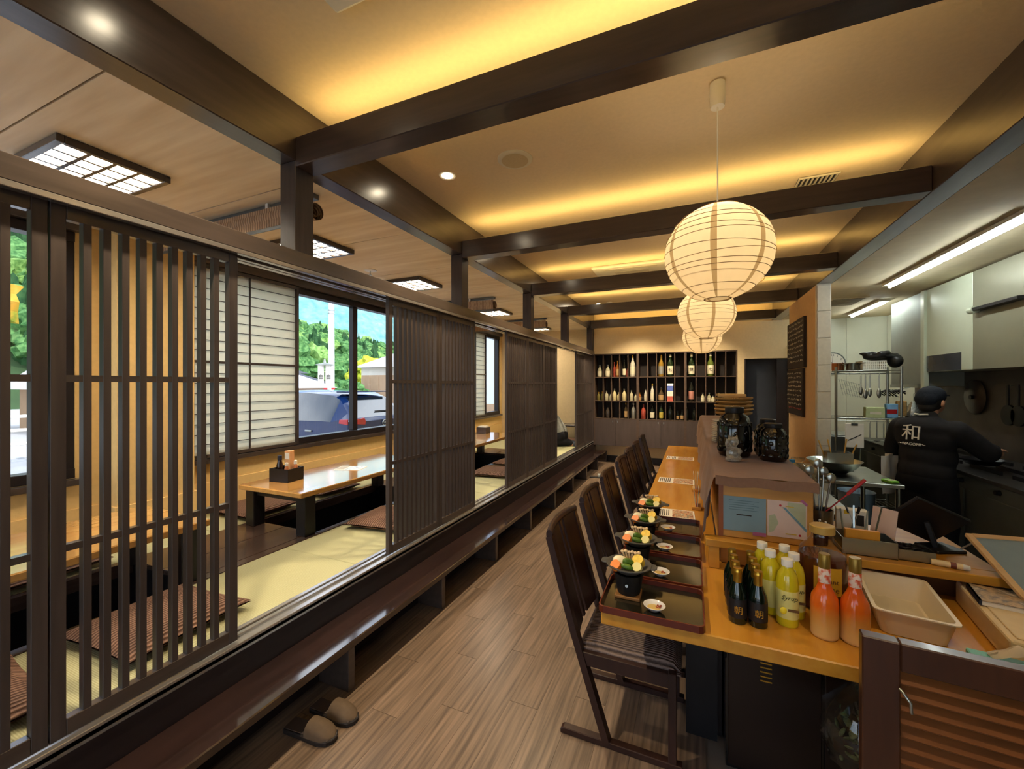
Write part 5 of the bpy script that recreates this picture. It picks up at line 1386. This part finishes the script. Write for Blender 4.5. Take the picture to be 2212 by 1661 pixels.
B().cyl((0, -.03, 0), (0, -.033, 0), .165, .165, 40).obj('face', PAPERW, t, smooth=40)
for k in range(12):
    a = k * PI / 6
    text_mesh('numeral', str(k or 12), .045, INK, t, (.135 * math.sin(a), -.0345, .135 * math.cos(a)), (R(90), 0, 0), .0006)
B().beam((0, -.036, 0), (-.075, -.036, .075), .006, .002, (0, 1, 0)).obj('hand', INK, t); B().beam((0, -.037, 0), (.004, -.037, .12), .005, .002, (0, 1, 0)).obj('hand', INK, t)
t = thing('wall_unit', 'wall-mounted air unit at the back left of the kitchen', 'air unit', (1.86, 8.45, 2.26))
B().box(-.22, .22, -.16, .16, -.07, .07).obj('body', OFFW, t, bevel=.02, seg=2); B().box(-.16, .2, -.165, -.16, -.045, .005).obj('slot', BLACK, t)
B().tube([(-.1, 0, .07), (-.1, 0, .3), (-.02, .05, .44)], .014, 8).obj('pipe', OFFW, t)
B().box(-.2, .2, .16, .168, -.05, .05).obj('mount_plate', OFFW, t)
t = thing('ceiling_grille', 'square grille in the kitchen ceiling', 'vent', (1.85, 6.9, 2.72)); B().box(-.2, .2, -.3, .3, -.012, 0).obj('frame', KCEIL, t, bevel=.003)
for k in range(9): B().box(-.17, .17, -.26 + k * .06, -.23 + k * .06, -.018, -.012).obj('slat', mat('grille_tan', srgb(150, 136, 104), .6, noise=(.05, 20)), t)

# extractor hood along the right wall
hd = thing('extractor_hood', 'stainless extractor hood reaching the kitchen ceiling on the right', 'hood')
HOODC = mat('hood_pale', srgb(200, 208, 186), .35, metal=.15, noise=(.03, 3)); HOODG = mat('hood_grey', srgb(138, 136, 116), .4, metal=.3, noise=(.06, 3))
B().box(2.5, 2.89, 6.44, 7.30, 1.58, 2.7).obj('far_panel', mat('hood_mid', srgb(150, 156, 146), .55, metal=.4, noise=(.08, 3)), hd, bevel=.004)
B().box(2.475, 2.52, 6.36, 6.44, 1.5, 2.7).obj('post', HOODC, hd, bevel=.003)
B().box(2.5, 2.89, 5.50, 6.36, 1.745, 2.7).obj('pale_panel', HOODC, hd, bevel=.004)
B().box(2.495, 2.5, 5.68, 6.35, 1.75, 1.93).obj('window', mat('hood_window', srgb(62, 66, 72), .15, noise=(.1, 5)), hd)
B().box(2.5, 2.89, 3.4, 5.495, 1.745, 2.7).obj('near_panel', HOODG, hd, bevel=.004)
B().box(2.43, 2.50, 4.75, 5.35, 2.30, 2.33).obj('light_bar', BLACK, hd, bevel=.003)
B().cyl((2.46, 5.36, 2.315), (2.46, 5.44, 2.315), .035, .035, 16).obj('lamp_cap', HOODC, hd)
B().box(2.47, 2.5, 6.5, 7.25, 1.56, 1.60).obj('drip_rail', STEEL, hd)

# cooking range
t = thing('cooking_range', 'long stainless cooking range under the hood', 'range')
RNG = mat('range_front', srgb(104, 108, 102), .4, metal=.4, noise=(.12, 5)); RNT = mat('range_top', srgb(58, 56, 54), .4, metal=.4, noise=(.2, 8))
B().box(2.16, 2.855, 3.2, 7.3, .10, .82).obj('body', RNG, t)
B().box(2.12, 2.855, 3.2, 7.3, .82, .855).obj('top', RNT, t, bevel=.004)
for k in range(5): B().box(2.148, 2.16, 3.25 + k * .8, 4.0 + k * .8, .16, .70).obj('door', RNG, t, bevel=.004)
for k in range(8): B().cyl((2.16, 3.45 + k * .48, .765), (2.13, 3.45 + k * .48, .765), .022, .018, 14).obj('knob', BLACK, t)
for k in range(6):
    for j in range(3): B().box(2.3 + j * .17, 2.32 + j * .17, 3.6 + k * .55, 4.0 + k * .55, .855, .885).obj('grate', BLACK, t)
t = thing('frying_pan', 'dark frying pan on the range under the cook\'s hand', 'pan', (2.36, 5.05, .89)); B().lathe([(.0, 0), (.10, 0), (.14, .045), (.143, .047), (.095, .006), (0, .005)], 28).obj('pan', BLACK, t, smooth=50); B().beam((-.13, -.05, .04), (-.30, -.11, .075), .022, .012).obj('handle', BLACK, t)
for k, y in enumerate((5.50, 5.64)):
    t = thing('hanging_pan', ('nearer', 'farther')[k] + ' black pan hanging on the dark splashback', 'pan', (2.835, y, 1.60), R(0))
    B().cyl((0, 0, -.30), (-.02, 0, -.30), .10, .10, 28).obj('pan', BLACK, t, smooth=40); B().box(-.022, -.008, -.012, .012, -.21, .0).obj('handle', BLACK, t, bevel=.002); B().cyl((.0, 0, -.01), (.022, 0, -.01), .004, .004, 8).obj('hook', STEEL, t)
t = thing('wok_lid', 'round dark lid hanging behind the cook\'s head', 'lid', (2.838, 6.2, 1.46)); B().cyl((0, 0, 0), (-.015, 0, 0), .19, .17, 32).obj('lid', mat('lid_brown', srgb(70, 58, 50), .3, metal=.5, noise=(.1, 10)), t, smooth=40); B().cyl((-.015, 0, 0), (-.04, 0, 0), .02, .025, 14).obj('knob', BLACK, t); B().cyl((0, 0, .15), (.02, 0, .15), .004, .004, 8).obj('hook', STEEL, t)
t = thing('kitchen_fridge', 'grey steel undercounter fridge behind the cook', 'fridge', (1.80, 7.4, 0)); B().box(-.3, .3, -.3, .3, 0, .9).obj('body', STEELD, t, bevel=.006); B().box(-.29, .29, -.31, -.3, .1, .88).obj('door', STEEL, t, bevel=.004)
t = thing('steel_trolley', 'low steel stand on the kitchen floor behind the tablet', 'stand', (1.35, 3.55, 0)); B().box(-.25, .2, -.2, .3, .40, .43).obj('top', STEEL, t); B().box(-.24, .19, -.19, .29, .03, .40).obj('body', STEELD, t)
t = thing('bamboo_brush', 'bamboo brush and bag hanging beside the rack', 'brush', (2.23, 6.25, 1.45)); B().tube([(-.02, 0, .0), (-.1, 0, .08), (.1, .0, .12)], .004, 6).obj('hook', STEEL, t); B().box(-.045, .045, -.03, .03, -.22, -.04).obj('bristles', mat('bristle', srgb(176, 140, 84), .8, noise=(.2, 60)), t, bevel=.01)
t = thing('foil_bag', 'crumpled silver bag hanging behind the cook', 'bag', (2.36, 6.3, 1.40)); B().lathe([(.0, -.3), (.07, -.28), (.09, -.18), (.05, -.06), (.02, 0)], 14, fn=lambda a, z: 1 + .15 * math.sin(4 * a + z * 40)).obj('bag', mat('foil', srgb(186, 190, 186), .25, metal=.8, noise=(.1, 30), bump=.5), t, smooth=40); B().tube([(0, 0, 0), (0, .0, .09), (.14, 0, .12)], .003, 6).obj('string', STEEL, t)
t = thing('black_rack', 'black wire pot rack on the wall beside the cook\'s cap', 'rack', (2.46, 6.9, 1.50))
for k in range(5): B().tube([(-.02, -.18 + k * .09, -.02), (-.09, -.2 + k * .09, .03), (-.16, -.18 + k * .09, 0), (-.10, -.16 + k * .09, -.05)], .008, 6).obj('loop', BLACK, t, smooth=60)
B().cyl((-.05, -.25, .01), (-.05, .25, .01), .008, .008, 8).obj('bar', BLACK, t)

# ================================================================== PEOPLE
SKIN = mat('skin', srgb(206, 150, 118), .55, spec=.35, noise=(.04, 40))
HAIR = mat('hair', srgb(26, 22, 20), .6, noise=(.2, 80))
JACK = mat('black_jacket', srgb(38, 37, 39), .85, spec=.2, noise=(.15, 20), bump=.15)
PANT = mat('black_trousers', srgb(28, 28, 32), .85, spec=.2, noise=(.15, 20))
CAPM = mat('cap_fabric', srgb(34, 38, 46), .85, spec=.2, noise=(.12, 60), bump=.3)
SHOE = mat('shoe', srgb(24, 24, 24), .5, noise=(.1, 20))
def hand_into(b, w, fwd, up, side, k=1.0, curl=.6, thumb=1):
    """palm + five fingers grown from wrist w"""
    w = Vector(w); fwd = Vector(fwd).normalized(); up = Vector(up); up = (up - fwd * up.dot(fwd)).normalized(); sd = fwd.cross(up) * side
    limb(b, [(w, .024 * k), (w + fwd * .03, .026 * k)])
    for j, (o, l) in enumerate(((-.027, .062), (-.009, .074), (.009, .07), (.026, .056))):
        p0 = w + fwd * .045 * k + sd * o * k; p1 = p0 + fwd * .045 * k
        d1 = (fwd * math.cos(curl) - up * math.sin(curl)); d2 = (fwd * math.cos(curl * 2.2) - up * math.sin(curl * 2.2))
        p2 = p1 + d1 * l * .5 * k; p3 = p2 + d2 * l * .45 * k
        limb(b, [(w + sd * o * .6 * k, .013 * k), (p0, .012 * k), (p1, .0095 * k), (p2, .0085 * k), (p3, .0075 * k)])
    q = w + fwd * .02 * k - sd * .028 * k * thumb
    limb(b, [(w + fwd * .01, .014 * k), (q, .012 * k), (q + (fwd * .6 - sd * thumb * .7).normalized() * .035 * k, .0105 * k), (q + fwd * .055 * k - sd * .03 * k * thumb - up * .012, .009 * k)])

# the cook: local frame x = facing direction, y = his left
ck = thing('person', 'cook in black jacket and dark cap working at the range, back turned', 'person', (1.92, 4.90, 0), R(38))
body = B()
limb(body, [((.02, 0, 1.27), .056), ((.055, 0, 1.36), .056)])                       # neck
body.ell((.085, 0, 1.455), (.098, .076, .112), 20, 14)                              # skull
body.ell((.125, 0, 1.405), (.062, .058, .066), 16, 12)                              # jaw
body.ell((.188, 0, 1.435), (.018, .015, .022), 10, 8)                               # nose
body.ell((.163, 0, 1.385), (.022, .028, .014), 10, 8)                               # mouth
for s in (-1, 1):
    body.ell((.075, s * .080, 1.435), (.022, .012, .032), 10, 8)                    # ears
    body.ell((.165, s * .032, 1.462), (.012, .02, .010), 8, 6)                      # brows and eyes
rs_, ls_ = Vector((.02, -.20, 1.20)), Vector((.02, .20, 1.20))
re_, le_ = Vector((.22, -.30, 1.02)), Vector((.12, .33, .97))
rw_, lw_ = Vector((.44, -.22, 1.03)), Vector((.34, .22, .98))
limb(body, [(rs_, .05), (re_, .042), (rw_, .03)]); limb(body, [(ls_, .05), (le_, .042), (lw_, .03)])
body.ell((.02, 0, 1.10), (.10, .16, .2), 16, 12); body.ell((0, 0, .88), (.12, .16, .18), 16, 12)
for s in (-1, 1): limb(body, [((0, s * .09, .82), .085), ((.02, s * .10, .46), .058), ((-.01, s * .10, .08), .042)])
hand_into(body, rw_, (1, .15, -.05), (0, 0, 1), 1, 1.05, .7, -1)
hand_into(body, lw_, (1, -.2, -.1), (0, 0, 1), 1, 1.05, .6, 1)
remeshed('body', body, SKIN, ck, .0075, 3)
for s in (-1, 1): B().ell((.172, s * .033, 1.455), (.008, .011, .007), 10, 7).obj('eye', HAIR, ck, smooth=60)
hr = B(); hr.ell((.062, 0, 1.455), (.100, .083, .105), 18, 12).ell((.02, 0, 1.40), (.06, .07, .055), 14, 10)
remeshed('hair', hr, HAIR, ck, .009, 3)
jk = B()
jk.ell((.0, 0, 1.13), (.155, .225, .20), 20, 14).ell((-.03, 0, 1.21), (.125, .215, .11), 18, 12).ell((.02, 0, .96), (.165, .205, .20), 20, 14).ell((0, 0, .82), (.17, .205, .16), 18, 12)
limb(jk, [(rs_, .092), (rs_.lerp(re_, .55), .085), (re_, .078), (re_.lerp(rw_, .8), .058)]); limb(jk, [(ls_, .092), (ls_.lerp(le_, .55), .088), (le_, .08), (le_.lerp(lw_, .8), .058)])
limb(jk, [((.0, 0, 1.25), .085), ((.03, 0, 1.31), .07)])
remeshed('jacket', jk, JACK, ck, .012, 5)
ap = B()
ap.ell((.01, 0, .75), (.185, .21, .14), 20, 12)
limb(ap, [((0, -.095, .72), .125), ((.02, -.11, .44), .115), ((-.01, -.11, .12), .10)]); limb(ap, [((0, .095, .72), .125), ((.02, .11, .44), .115), ((-.01, .11, .12), .10)])
ap.ell((.03, 0, .5), (.13, .19, .3), 18, 12)
remeshed('trousers', ap, PANT, ck, .014, 5)
cp = B(); cp.ell((.068, 0, 1.50), (.116, .095, .088), 22, 12).ell((.0, 0, 1.47), (.06, .085, .07), 14, 10)
remeshed('cap', cp, CAPM, ck, .009, 4)
B().prism([(.0, -.075), (.05, -.06), (.075, -.02), (.075, .02), (.05, .06), (.0, .075)], (.15, 0, 1.50), (1, 0, -.12), (0, 1, 0), (0, 0, .008)).obj('cap_brim', CAPM, ck, bevel=.002)
B().tube([(-.055 + .0, -.05, 1.335), (-.075, 0, 1.33), (-.055, .05, 1.335)], .008, 8).obj('collar', PAPERW, ck, smooth=60)
for s in (-1, 1): B().ell((.04, s * .11, .045), (.14, .055, .045), 16, 10).obj('shoe', SHOE, ck, smooth=60)
for k, (bd, sz, z) in enumerate((('和', .15, 1.165), ('〜NAGOMI〜', .034, 1.07))):
    o = text_mesh('jacket_print', bd, sz, PAPERW, ck, (-.178, .0, z), (R(84 if k == 0 else 88), 0, R(-90)), .004)
tw = thing('hand_towel', 'white towel hanging from the cook\'s waist', 'towel', (0, 0, 0))
tw.parent = None
tw.location = ck.matrix_basis @ Vector((-.06, .238, .62)); tw.rotation_euler = (0, 0, R(38))
B().grid(6, 12, lambda u, v: (-.09 + .18 * u, .014 * math.sin(u * 9 + v * 2) + .01, .36 * v - .06)).obj('towel', PAPERW, tw, smooth=70)
B().box(-.03, .03, .0, .03, .295, .32).obj('loop', OFFW, tw)

# the person kneeling on the tatami, seen between two lattice screens
kn = thing('person', 'person in grey striped shirt kneeling on the tatami, bending over', 'person', (-2.38, 7.58, ZT), R(205))
SHIRT = ribbed('striped_shirt', srgb(120, 124, 124), srgb(178, 178, 168), 22, 2, .9, .1)
kb_ = B()
limb(kb_, [((-.06, 0, .20), .10), ((.18, 0, .52), .10)]); kb_.ell((.30, 0, .60), .05)
limb(kb_, [((.24, 0, .58), .05), ((.34, 0, .64), .05)]); kb_.ell((.42, 0, .67), (.10, .076, .11), 18, 12); kb_.ell((.48, 0, .61), (.05, .055, .05)); kb_.ell((.53, 0, .64), (.016, .014, .018))
for s in (-1, 1):
    limb(kb_, [((.24, s * .17, .55), .05), ((.34, s * .22, .30), .04), ((.46, s * .16, .06), .03)])
    hand_into(kb_, (.46, s * .16, .06), (1, 0, -.45), (0, 0, 1), 1, 1, .15, -s)
    limb(kb_, [((-.02, s * .09, .16), .09), ((.24, s * .11, .08), .07), ((-.10, s * .11, .055), .05), ((-.28, s * .10, .045), .04)])
    kb_.ell((.42, s * .078, .66), (.022, .012, .032), 10, 8)
remeshed('body', kb_, SKIN, kn, .009, 3)
st = B(); limb(st, [((-.04, 0, .28), .155), ((.08, 0, .44), .165), ((.20, 0, .56), .15)])
for s in (-1, 1): limb(st, [((.20, s * .14, .57), .09), ((.24, s * .18, .53), .075), ((.32, s * .22, .36), .06), ((.37, s * .20, .24), .055)])
remeshed('shirt', st, SHIRT, kn, .013, 4)
tr = B(); tr.ell((-.06, 0, .20), (.15, .18, .15), 18, 12)
for s in (-1, 1): limb(tr, [((-.04, s * .09, .18), .11), ((.24, s * .11, .098), .092), ((-.12, s * .11, .075), .07), ((-.24, s * .10, .062), .055)])
remeshed('trousers', tr, PANT, kn, .013, 4)
for s in (-1, 1): B().ell((-.31, s * .10, .045), (.07, .042, .042), 14, 9).obj('sock', mat('sock', srgb(70, 76, 88), .9, noise=(.1, 40)), kn, smooth=60)
hb = B(); hb.ell((.40, 0, .70), (.108, .085, .10), 18, 12).ell((.34, 0, .66), (.06, .07, .06)); remeshed('hair', hb, HAIR, kn, .01, 3)

# ================================================================== OUTSIDE
GZ = -.15
gr = struct(B().box(-60, 40, -60, 60, GZ - .3, GZ).obj('ground_outside', mat('asphalt', srgb(150, 152, 154), .9, noise=(.1, 1.5))))
# parked car, tail towards the building
car = thing('car', 'dark blue car parked outside the big window, tail towards the glass', 'car', (-5.62, 6.48, GZ), R(180))
PAINT = mat('car_paint', srgb(14, 36, 78), .08, metal=.0, spec=.5, coat=.35, noise=(.05, 3)); CGL = mat('car_glass', srgb(20, 28, 36), .03, spec=.9, coat=.6, noise=(.05, 3))
secs = [(0.0, .36, 1.05, 1.06, .86, .86, .80), (.05, .32, 1.09, 1.13, .91, .89, .80), (.22, .30, 1.11, 1.27, .92, .90, .72), (.46, .30, 1.06, 1.50, .92, .90, .66), (.66, .30, 1.07, 1.585, .92, .90, .63),
        (1.4, .30, 1.06, 1.64, .92, .90, .62), (2.2, .30, 1.05, 1.62, .92, .90, .60), (2.75, .30, 1.04, 1.50, .92, .90, .60), (3.45, .30, 1.03, 1.09, .92, .90, .70), (4.3, .34, .92, .95, .90, .86, .66), (4.5, .42, .80, .82, .80, .78, .6)]
def sect(q):
    s, zl, zb, zt, wl_, wb_, wt = q
    L = [(-wl_, zl), (-wl_ * 1.0, zl + .3), (-wb_, zb), (-wt, zt - .05), (-wt + .14, zt)]
    return [(s, y, z) for y, z in L] + [(s, -y, z) for y, z in reversed(L)]
CV = [sect(q) for q in secs]
bodyb, sideg, rearg = B(), B(), B()
for i in range(len(secs) - 1):
    for j in range(9):
        quad = [CV[i][j], CV[i + 1][j], CV[i + 1][j + 1], CV[i][j + 1]]
        if j in (2, 6) and 3 <= i <= 6: sideg._add(quad, [(0, 1, 2, 3)])
        elif j == 4 and 1 <= i <= 2: rearg._add(quad, [(0, 1, 2, 3)])
        else: bodyb._add(quad, [(0, 1, 2, 3)])
bodyb._add(CV[0], [tuple(range(10))]); bodyb._add(CV[-1], [tuple(range(10))])
def carpart(b, nm, m):
    me = b.mesh(nm, m); bm = bmesh.new(); bm.from_mesh(me); bmesh.ops.remove_doubles(bm, verts=bm.verts, dist=.001); bmesh.ops.recalc_face_normals(bm, faces=bm.faces); bm.to_mesh(me); bm.free()
    me.shade_smooth(); me.set_sharp_from_angle(angle=R(28)); return link(nm, me, car)
carpart(bodyb, 'body', PAINT); carpart(sideg, 'side_window', CGL); carpart(rearg, 'rear_window', CGL)
TL = mat('tail_light', srgb(170, 24, 34), .15, spec=.6, coat=.5, noise=(.1, 8))
for s in (-1, 1):
    B().prism([(0, 0), (.30, .035), (.30, .10), (.02, .13), (-.02, .06)], (-.012, s * .52, 1.0), (0, s, 0), (0, 0, 1), (.05, 0, 0)).prism([(0, 0), (.22, .02), (.2, .09), (0, .10)], (.04, s * .905, 1.02), (1, 0, 0), (0, 0, 1), (0, s * -.02, 0)).obj('tail_light', TL, car, bevel=.004)
    B().obox((1.0, s * .925, .88), (.17, .02, .03)).obj('door_handle', STEEL, car, bevel=.004)
    for wx in (.85, 3.55):
        B().cyl((wx, s * .70, .33), (wx, s * .93, .33), .33, .33, 28).obj('wheel', BLACK, car, smooth=40)
        B().cyl((wx, s * .925, .33), (wx, s * .94, .33), .2, .2, 20).obj('rim', STEEL, car, smooth=40)
B().box(-.006, .012, -.28, .28, .60, .76).obj('plate_recess', BLACK, car); B().box(-.012, -.004, -.17, .17, .62, .74).obj('licence_plate', PAPERW, car)
# round wing emblem
ring_ = [(-.02, .062 * math.cos(a), 1.0 + .05 * math.sin(a)) for a in (2 * PI * k / 24 for k in range(24))]
B().tube(ring_, .006, 6, True).tube([(-.02, -.05, 1.005), (-.02, -.03, 1.02), (-.02, 0, .985), (-.02, .03, 1.02), (-.02, .05, 1.005)], .007, 6).obj('emblem', STEEL, car, smooth=60)
B().box(.13, .15, -.28, .1, 1.215, 1.235).obj('wiper', BLACK, car)
B().box(.40, .64, -.6, .6, 1.595, 1.62).obj('spoiler', PAINT, car, bevel=.008)

# pole, lamp post sign, houses, fence
t = thing('utility_pole', 'pale concrete utility pole outside the big window', 'pole', (-20.9, 19.25, GZ))
B().cyl((0, 0, 0), (0, 0, 12), .20, .15, 20).obj('shaft', mat('concrete', srgb(204, 212, 220), .8, noise=(.05, 3)), t, smooth=40)
for k in range(14): B().cyl((-.2 if k % 2 else .2, 0, 1.6 + k * .4), (-.34 if k % 2 else .34, 0, 1.6 + k * .4), .012, .012, 6).obj('step_bolt', STEEL, t)
B().cyl((0, 0, 6.2), (0, 0, 6.25), .215, .215, 20).cyl((0, 0, 6.4), (0, 0, 6.45), .213, .213, 20).obj('band', STEEL, t)
t = thing('lamp_post', 'white two-tube street lamp with black characters beside the pole', 'lamp post', (-20.3, 18.2, GZ))
for s in (-.22, .22):
    B().cyl((s * .6, s * .7, .9), (s * .6, s * .7, 2.9), .17, .17, 18).obj('tube', PAPERW, t, smooth=40)
    text_mesh('post_print', '白', .32, INK, t, (s * .6 + .155, s * .7 - .12, 2.2), (R(90), 0, R(50)), .02)
B().lathe([(.5, 2.9), (.52, 2.95), (.1, 3.05), (.03, 3.3), (0, 3.3)], 20).obj('cap', STEELD, t, smooth=40); B().cyl((0, 0, 0), (0, 0, .95), .08, .08, 12).obj('stem', STEELD, t)
t = thing('road_barrier', 'red and white barrier board at the foot of the pole', 'barrier', (-19.4, 17.7, GZ))
for k in range(3): B().box(-.03, .03, -.4 + k * .27, -.13 + k * .27, 1.32, 1.56).obj('panel', REDP if k != 1 else PAPERW, t)
B().cyl((0, -.3, 0), (0, -.3, 1.32), .03, .03, 8).cyl((0, .3, 0), (0, .3, 1.32), .03, .03, 8).obj('leg', STEELD, t)
WHR = mat('white_roof', srgb(236, 238, 240), .5, noise=(.02, 1)); TANB = mat('tan_siding', srgb(170, 140, 112), .8, noise=(.06, 2)); GRF = mat('grey_tile_roof', srgb(96, 100, 110), .6, noise=(.1, 2)); CRW = mat('cream_siding', srgb(214, 208, 196), .8, noise=(.03, 2))
def house(lab, x0, x1, y0, y1, hw, hr_, wm, rm, name='house', axis='y', rail=None, win=True):
    t = thing(name, lab, 'building', ((x0 + x1) / 2, (y0 + y1) / 2, GZ))
    a, b_ = (x1 - x0) / 2, (y1 - y0) / 2
    B().box(-a, a, -b_, b_, 0, hw).obj('wall', wm, t)
    if axis == 'y':   # ridge along y
        B().prism([(-a - .5, hw - .05), (a + .5, hw - .05), (0, hr_)], (0, -b_ - .5, 0), (1, 0, 0), (0, 0, 1), (0, 2 * b_ + 1, 0)).obj('roof', rm, t)
    else:
        B().prism([(-b_ - .5, hw - .05), (b_ + .5, hw - .05), (0, hr_)], (-a - .5, 0, 0), (0, 1, 0), (0, 0, 1), (2 * a + 1, 0, 0)).obj('roof', rm, t)
    if win:
        for k in range(3):
            w = B().box(a - .01, a + .04, -b_ + .6 + k * b_ * .6, -b_ + 1.4 + k * b_ * .6, hw * .45, hw * .75).obj('window', FRAME, t)
            B().box(a + .04, a + .05, -b_ + .66 + k * b_ * .6, -b_ + 1.34 + k * b_ * .6, hw * .48, hw * .72).obj('pane', CGL, w)
    return t
house('low tan shed with a white roof left of the pole', -24, -18.6, 7, 16.6, 1.62, 2.35, TANB, WHR, 'shed', 'y', win=False)
house('old house with dark grey gabled roof behind the white-roofed shed', -32, -26.5, 15, 23.5, 1.9, 3.0, CRW, GRF, 'house', 'x')
house('traditional house with grey roof far behind the shed', -41, -35.5, 20, 29, 2.9, 4.0, CRW, GRF, 'house', 'x')
house('large cream and tan building with a white gable roof right of the window mullion', -27, -17, 28.2, 40, 3.3, 4.6, CRW, WHR, 'warehouse', 'y', win=False)
t = thing('boundary_wall', 'ribbed tan metal wall along the cream building', 'wall', (-19.0, 26.6, GZ))
for k in range(28): B().box(-6.4 + k * .46, -5.95 + k * .46, -.05 - .03 * (k % 2), .05, 0, 2.52).obj('panel', TANB, t)
t = thing('white_building', 'plain white house side seen through the last narrow window', 'building', (-7.2, 15.8, GZ)); B().box(-1.2, 1.2, -1.5, 4, 0, 4.6).obj('wall', mat('pale_blue_wall', srgb(206, 220, 232), .8, noise=(.02, 1)), t); B().box(-1.4, 1.4, -1.7, 4.2, 4.6, 4.8).obj('roof', GRF, t); B().box(-1.25, 1.25, -1.55, 4, 0, 1.0).obj('plinth', TANB, t)
t = thing('guard_fence', 'white roadside guard fence outside the left window', 'fence', (-13.5, 2.2, GZ))
for k in range(13): B().cyl((0, -5 + k * .9, 0), (0, -5 + k * .9, 1.15), .06, .06, 10).obj('post', PAPERW, t)
for z in (.45, .75, 1.05): B().cyl((0, -5, z), (0, 5.9, z), .035, .035, 8).obj('rail', PAPERW, t)
struct(B().box(-60, -14.5, -40, 40, GZ, GZ + .03).obj('ground_road', mat('road', srgb(176, 178, 180), .9, noise=(.06, 1))))

# wooded hillside: a slope with canopies nobody could count
LEAF = patch('forest_leaf', (srgb(40, 78, 46), srgb(68, 110, 62), srgb(92, 134, 78), srgb(112, 150, 92)), 2.2, .9, .1)
def slope(x, y):
    d = max(0, -x - 44)
    return GZ + (.285 + .38 / (1 + math.exp((y - 34) / 7))) * d + 1.6 * math.sin(y * .09 + x * .05) * min(1, d / 10)
hill = B(); hill.grid(30, 40, lambda u, v: (-40 - 60 * u, -60 + 190 * v, slope(-40 - 60 * u, -60 + 190 * v)))
o = struct(hill.obj('ground_hill', mat('hill_ground', srgb(52, 76, 40), .95, noise=(.2, .3)), smooth=80))
def ico(n):
    ic = bmesh.new(); bmesh.ops.create_icosphere(ic, subdivisions=n, radius=1.0)
    r = [v.co.copy() for v in ic.verts], [tuple(v.index for v in f.verts) for f in ic.faces]; ic.free(); return r
ICO = {2: ico(2), 3: ico(3)}
rr = random.Random(77)
def lump(b, c, r, sq=1.0, conifer=False, n=3):
    ph = [rr.uniform(0, 6.28) for _ in range(4)]
    iv, ifc = ICO[n]; vs = []
    for p in iv:
        k = 1 + .18 * math.sin(p.x * 6 + ph[0]) * math.sin(p.y * 6 + ph[1]) + .14 * math.sin(p.z * 8 + ph[2] + p.x * 4) + .17 * rr.uniform(-1, 1)
        q = p * (r * k)
        if conifer: q = Vector((q.x * (.55 - .35 * p.z), q.y * (.55 - .35 * p.z), q.z * 1.6))
        vs.append((c[0] + q.x, c[1] + q.y, c[2] + q.z * sq))
    b._add(vs, ifc)
groups = [B(), B(), B()]
for k in range(1250):
    x = -49 - 48 * rr.random() ** 1.2; y = rr.uniform(-8, 122)
    if y > 60 and rr.random() < .3: continue
    con = rr.random() < .2
    lump(groups[2 if con else rr.choice((0, 0, 1))], (x, y, slope(x, y) + rr.uniform(.6, 1.8)), rr.uniform(1.4, 2.7), .9, con, 3 if x > -66 else 2)
LEAF2 = patch('forest_leaf_light', (srgb(74, 112, 56), srgb(104, 142, 74), srgb(128, 162, 90), srgb(142, 174, 106)), 2.2, .9, .1)
LEAF3 = patch('forest_conifer', (srgb(30, 58, 38), srgb(46, 80, 48), srgb(60, 92, 56)), 1.2, .9, .1)
for g_, m_, nm, lab in zip(groups, (LEAF, LEAF2, LEAF3), ('forest', 'forest', 'forest'), ('broadleaf forest covering the hillside outside', 'lighter green trees scattered over the hillside forest', 'dark conifers standing out of the hillside forest')):
    o = g_.obj(nm, m_, fix=False); tag(o, lab, 'forest'); o['kind'] = 'stuff'
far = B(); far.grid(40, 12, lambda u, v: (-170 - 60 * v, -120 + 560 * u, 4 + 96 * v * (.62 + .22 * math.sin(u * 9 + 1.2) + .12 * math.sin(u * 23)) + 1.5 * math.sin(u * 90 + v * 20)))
struct(far.obj('ground_mountain', patch('hazy_mountain_forest', (srgb(92, 140, 146), srgb(112, 160, 164), srgb(134, 178, 178)), .2, .95, .1), smooth=80))  # blue of distance haze is put into the forest colour
def tree(lab, x, y, h, r, m):
    t = thing('tree', lab, 'tree', (x, y, GZ)); B().cyl((0, 0, 0), (0, 0, h * .6), .16, .1, 10).obj('trunk', mat('bark', srgb(86, 70, 54), .9, noise=(.2, 8)), t)
    b = B()
    for k in range(9): lump(b, (rr.uniform(-.6, .6) * r, rr.uniform(-.6, .6) * r, h * .55 + rr.uniform(0, .5) * h), r * rr.uniform(.4, .6), .8)
    b.obj('crown', m, t, fix=False)
YLEAF = patch('yellow_leaf', (srgb(130, 150, 40), srgb(180, 186, 60), srgb(206, 200, 84)), 1.6, .9, .1)
tree('yellow-green tree beside the pole, left of the window mullion', -30.5, 32.5, 3.6, 2.0, YLEAF)
tree('round dark green bush at the foot of the pole, by the car roof', -24.6, 24.4, 1.5, 1.2, LEAF)
tree('orange-tinged tree seen through the left window slats', -26, 4.5, 5.0, 2.6, patch('orange_leaf', (srgb(120, 130, 44), srgb(190, 140, 50), srgb(206, 160, 70)), 1.4, .9, .1))
tree('green tree seen through the left window, behind the guard fence', -20, 2.2, 3.0, 1.8, LEAF2)
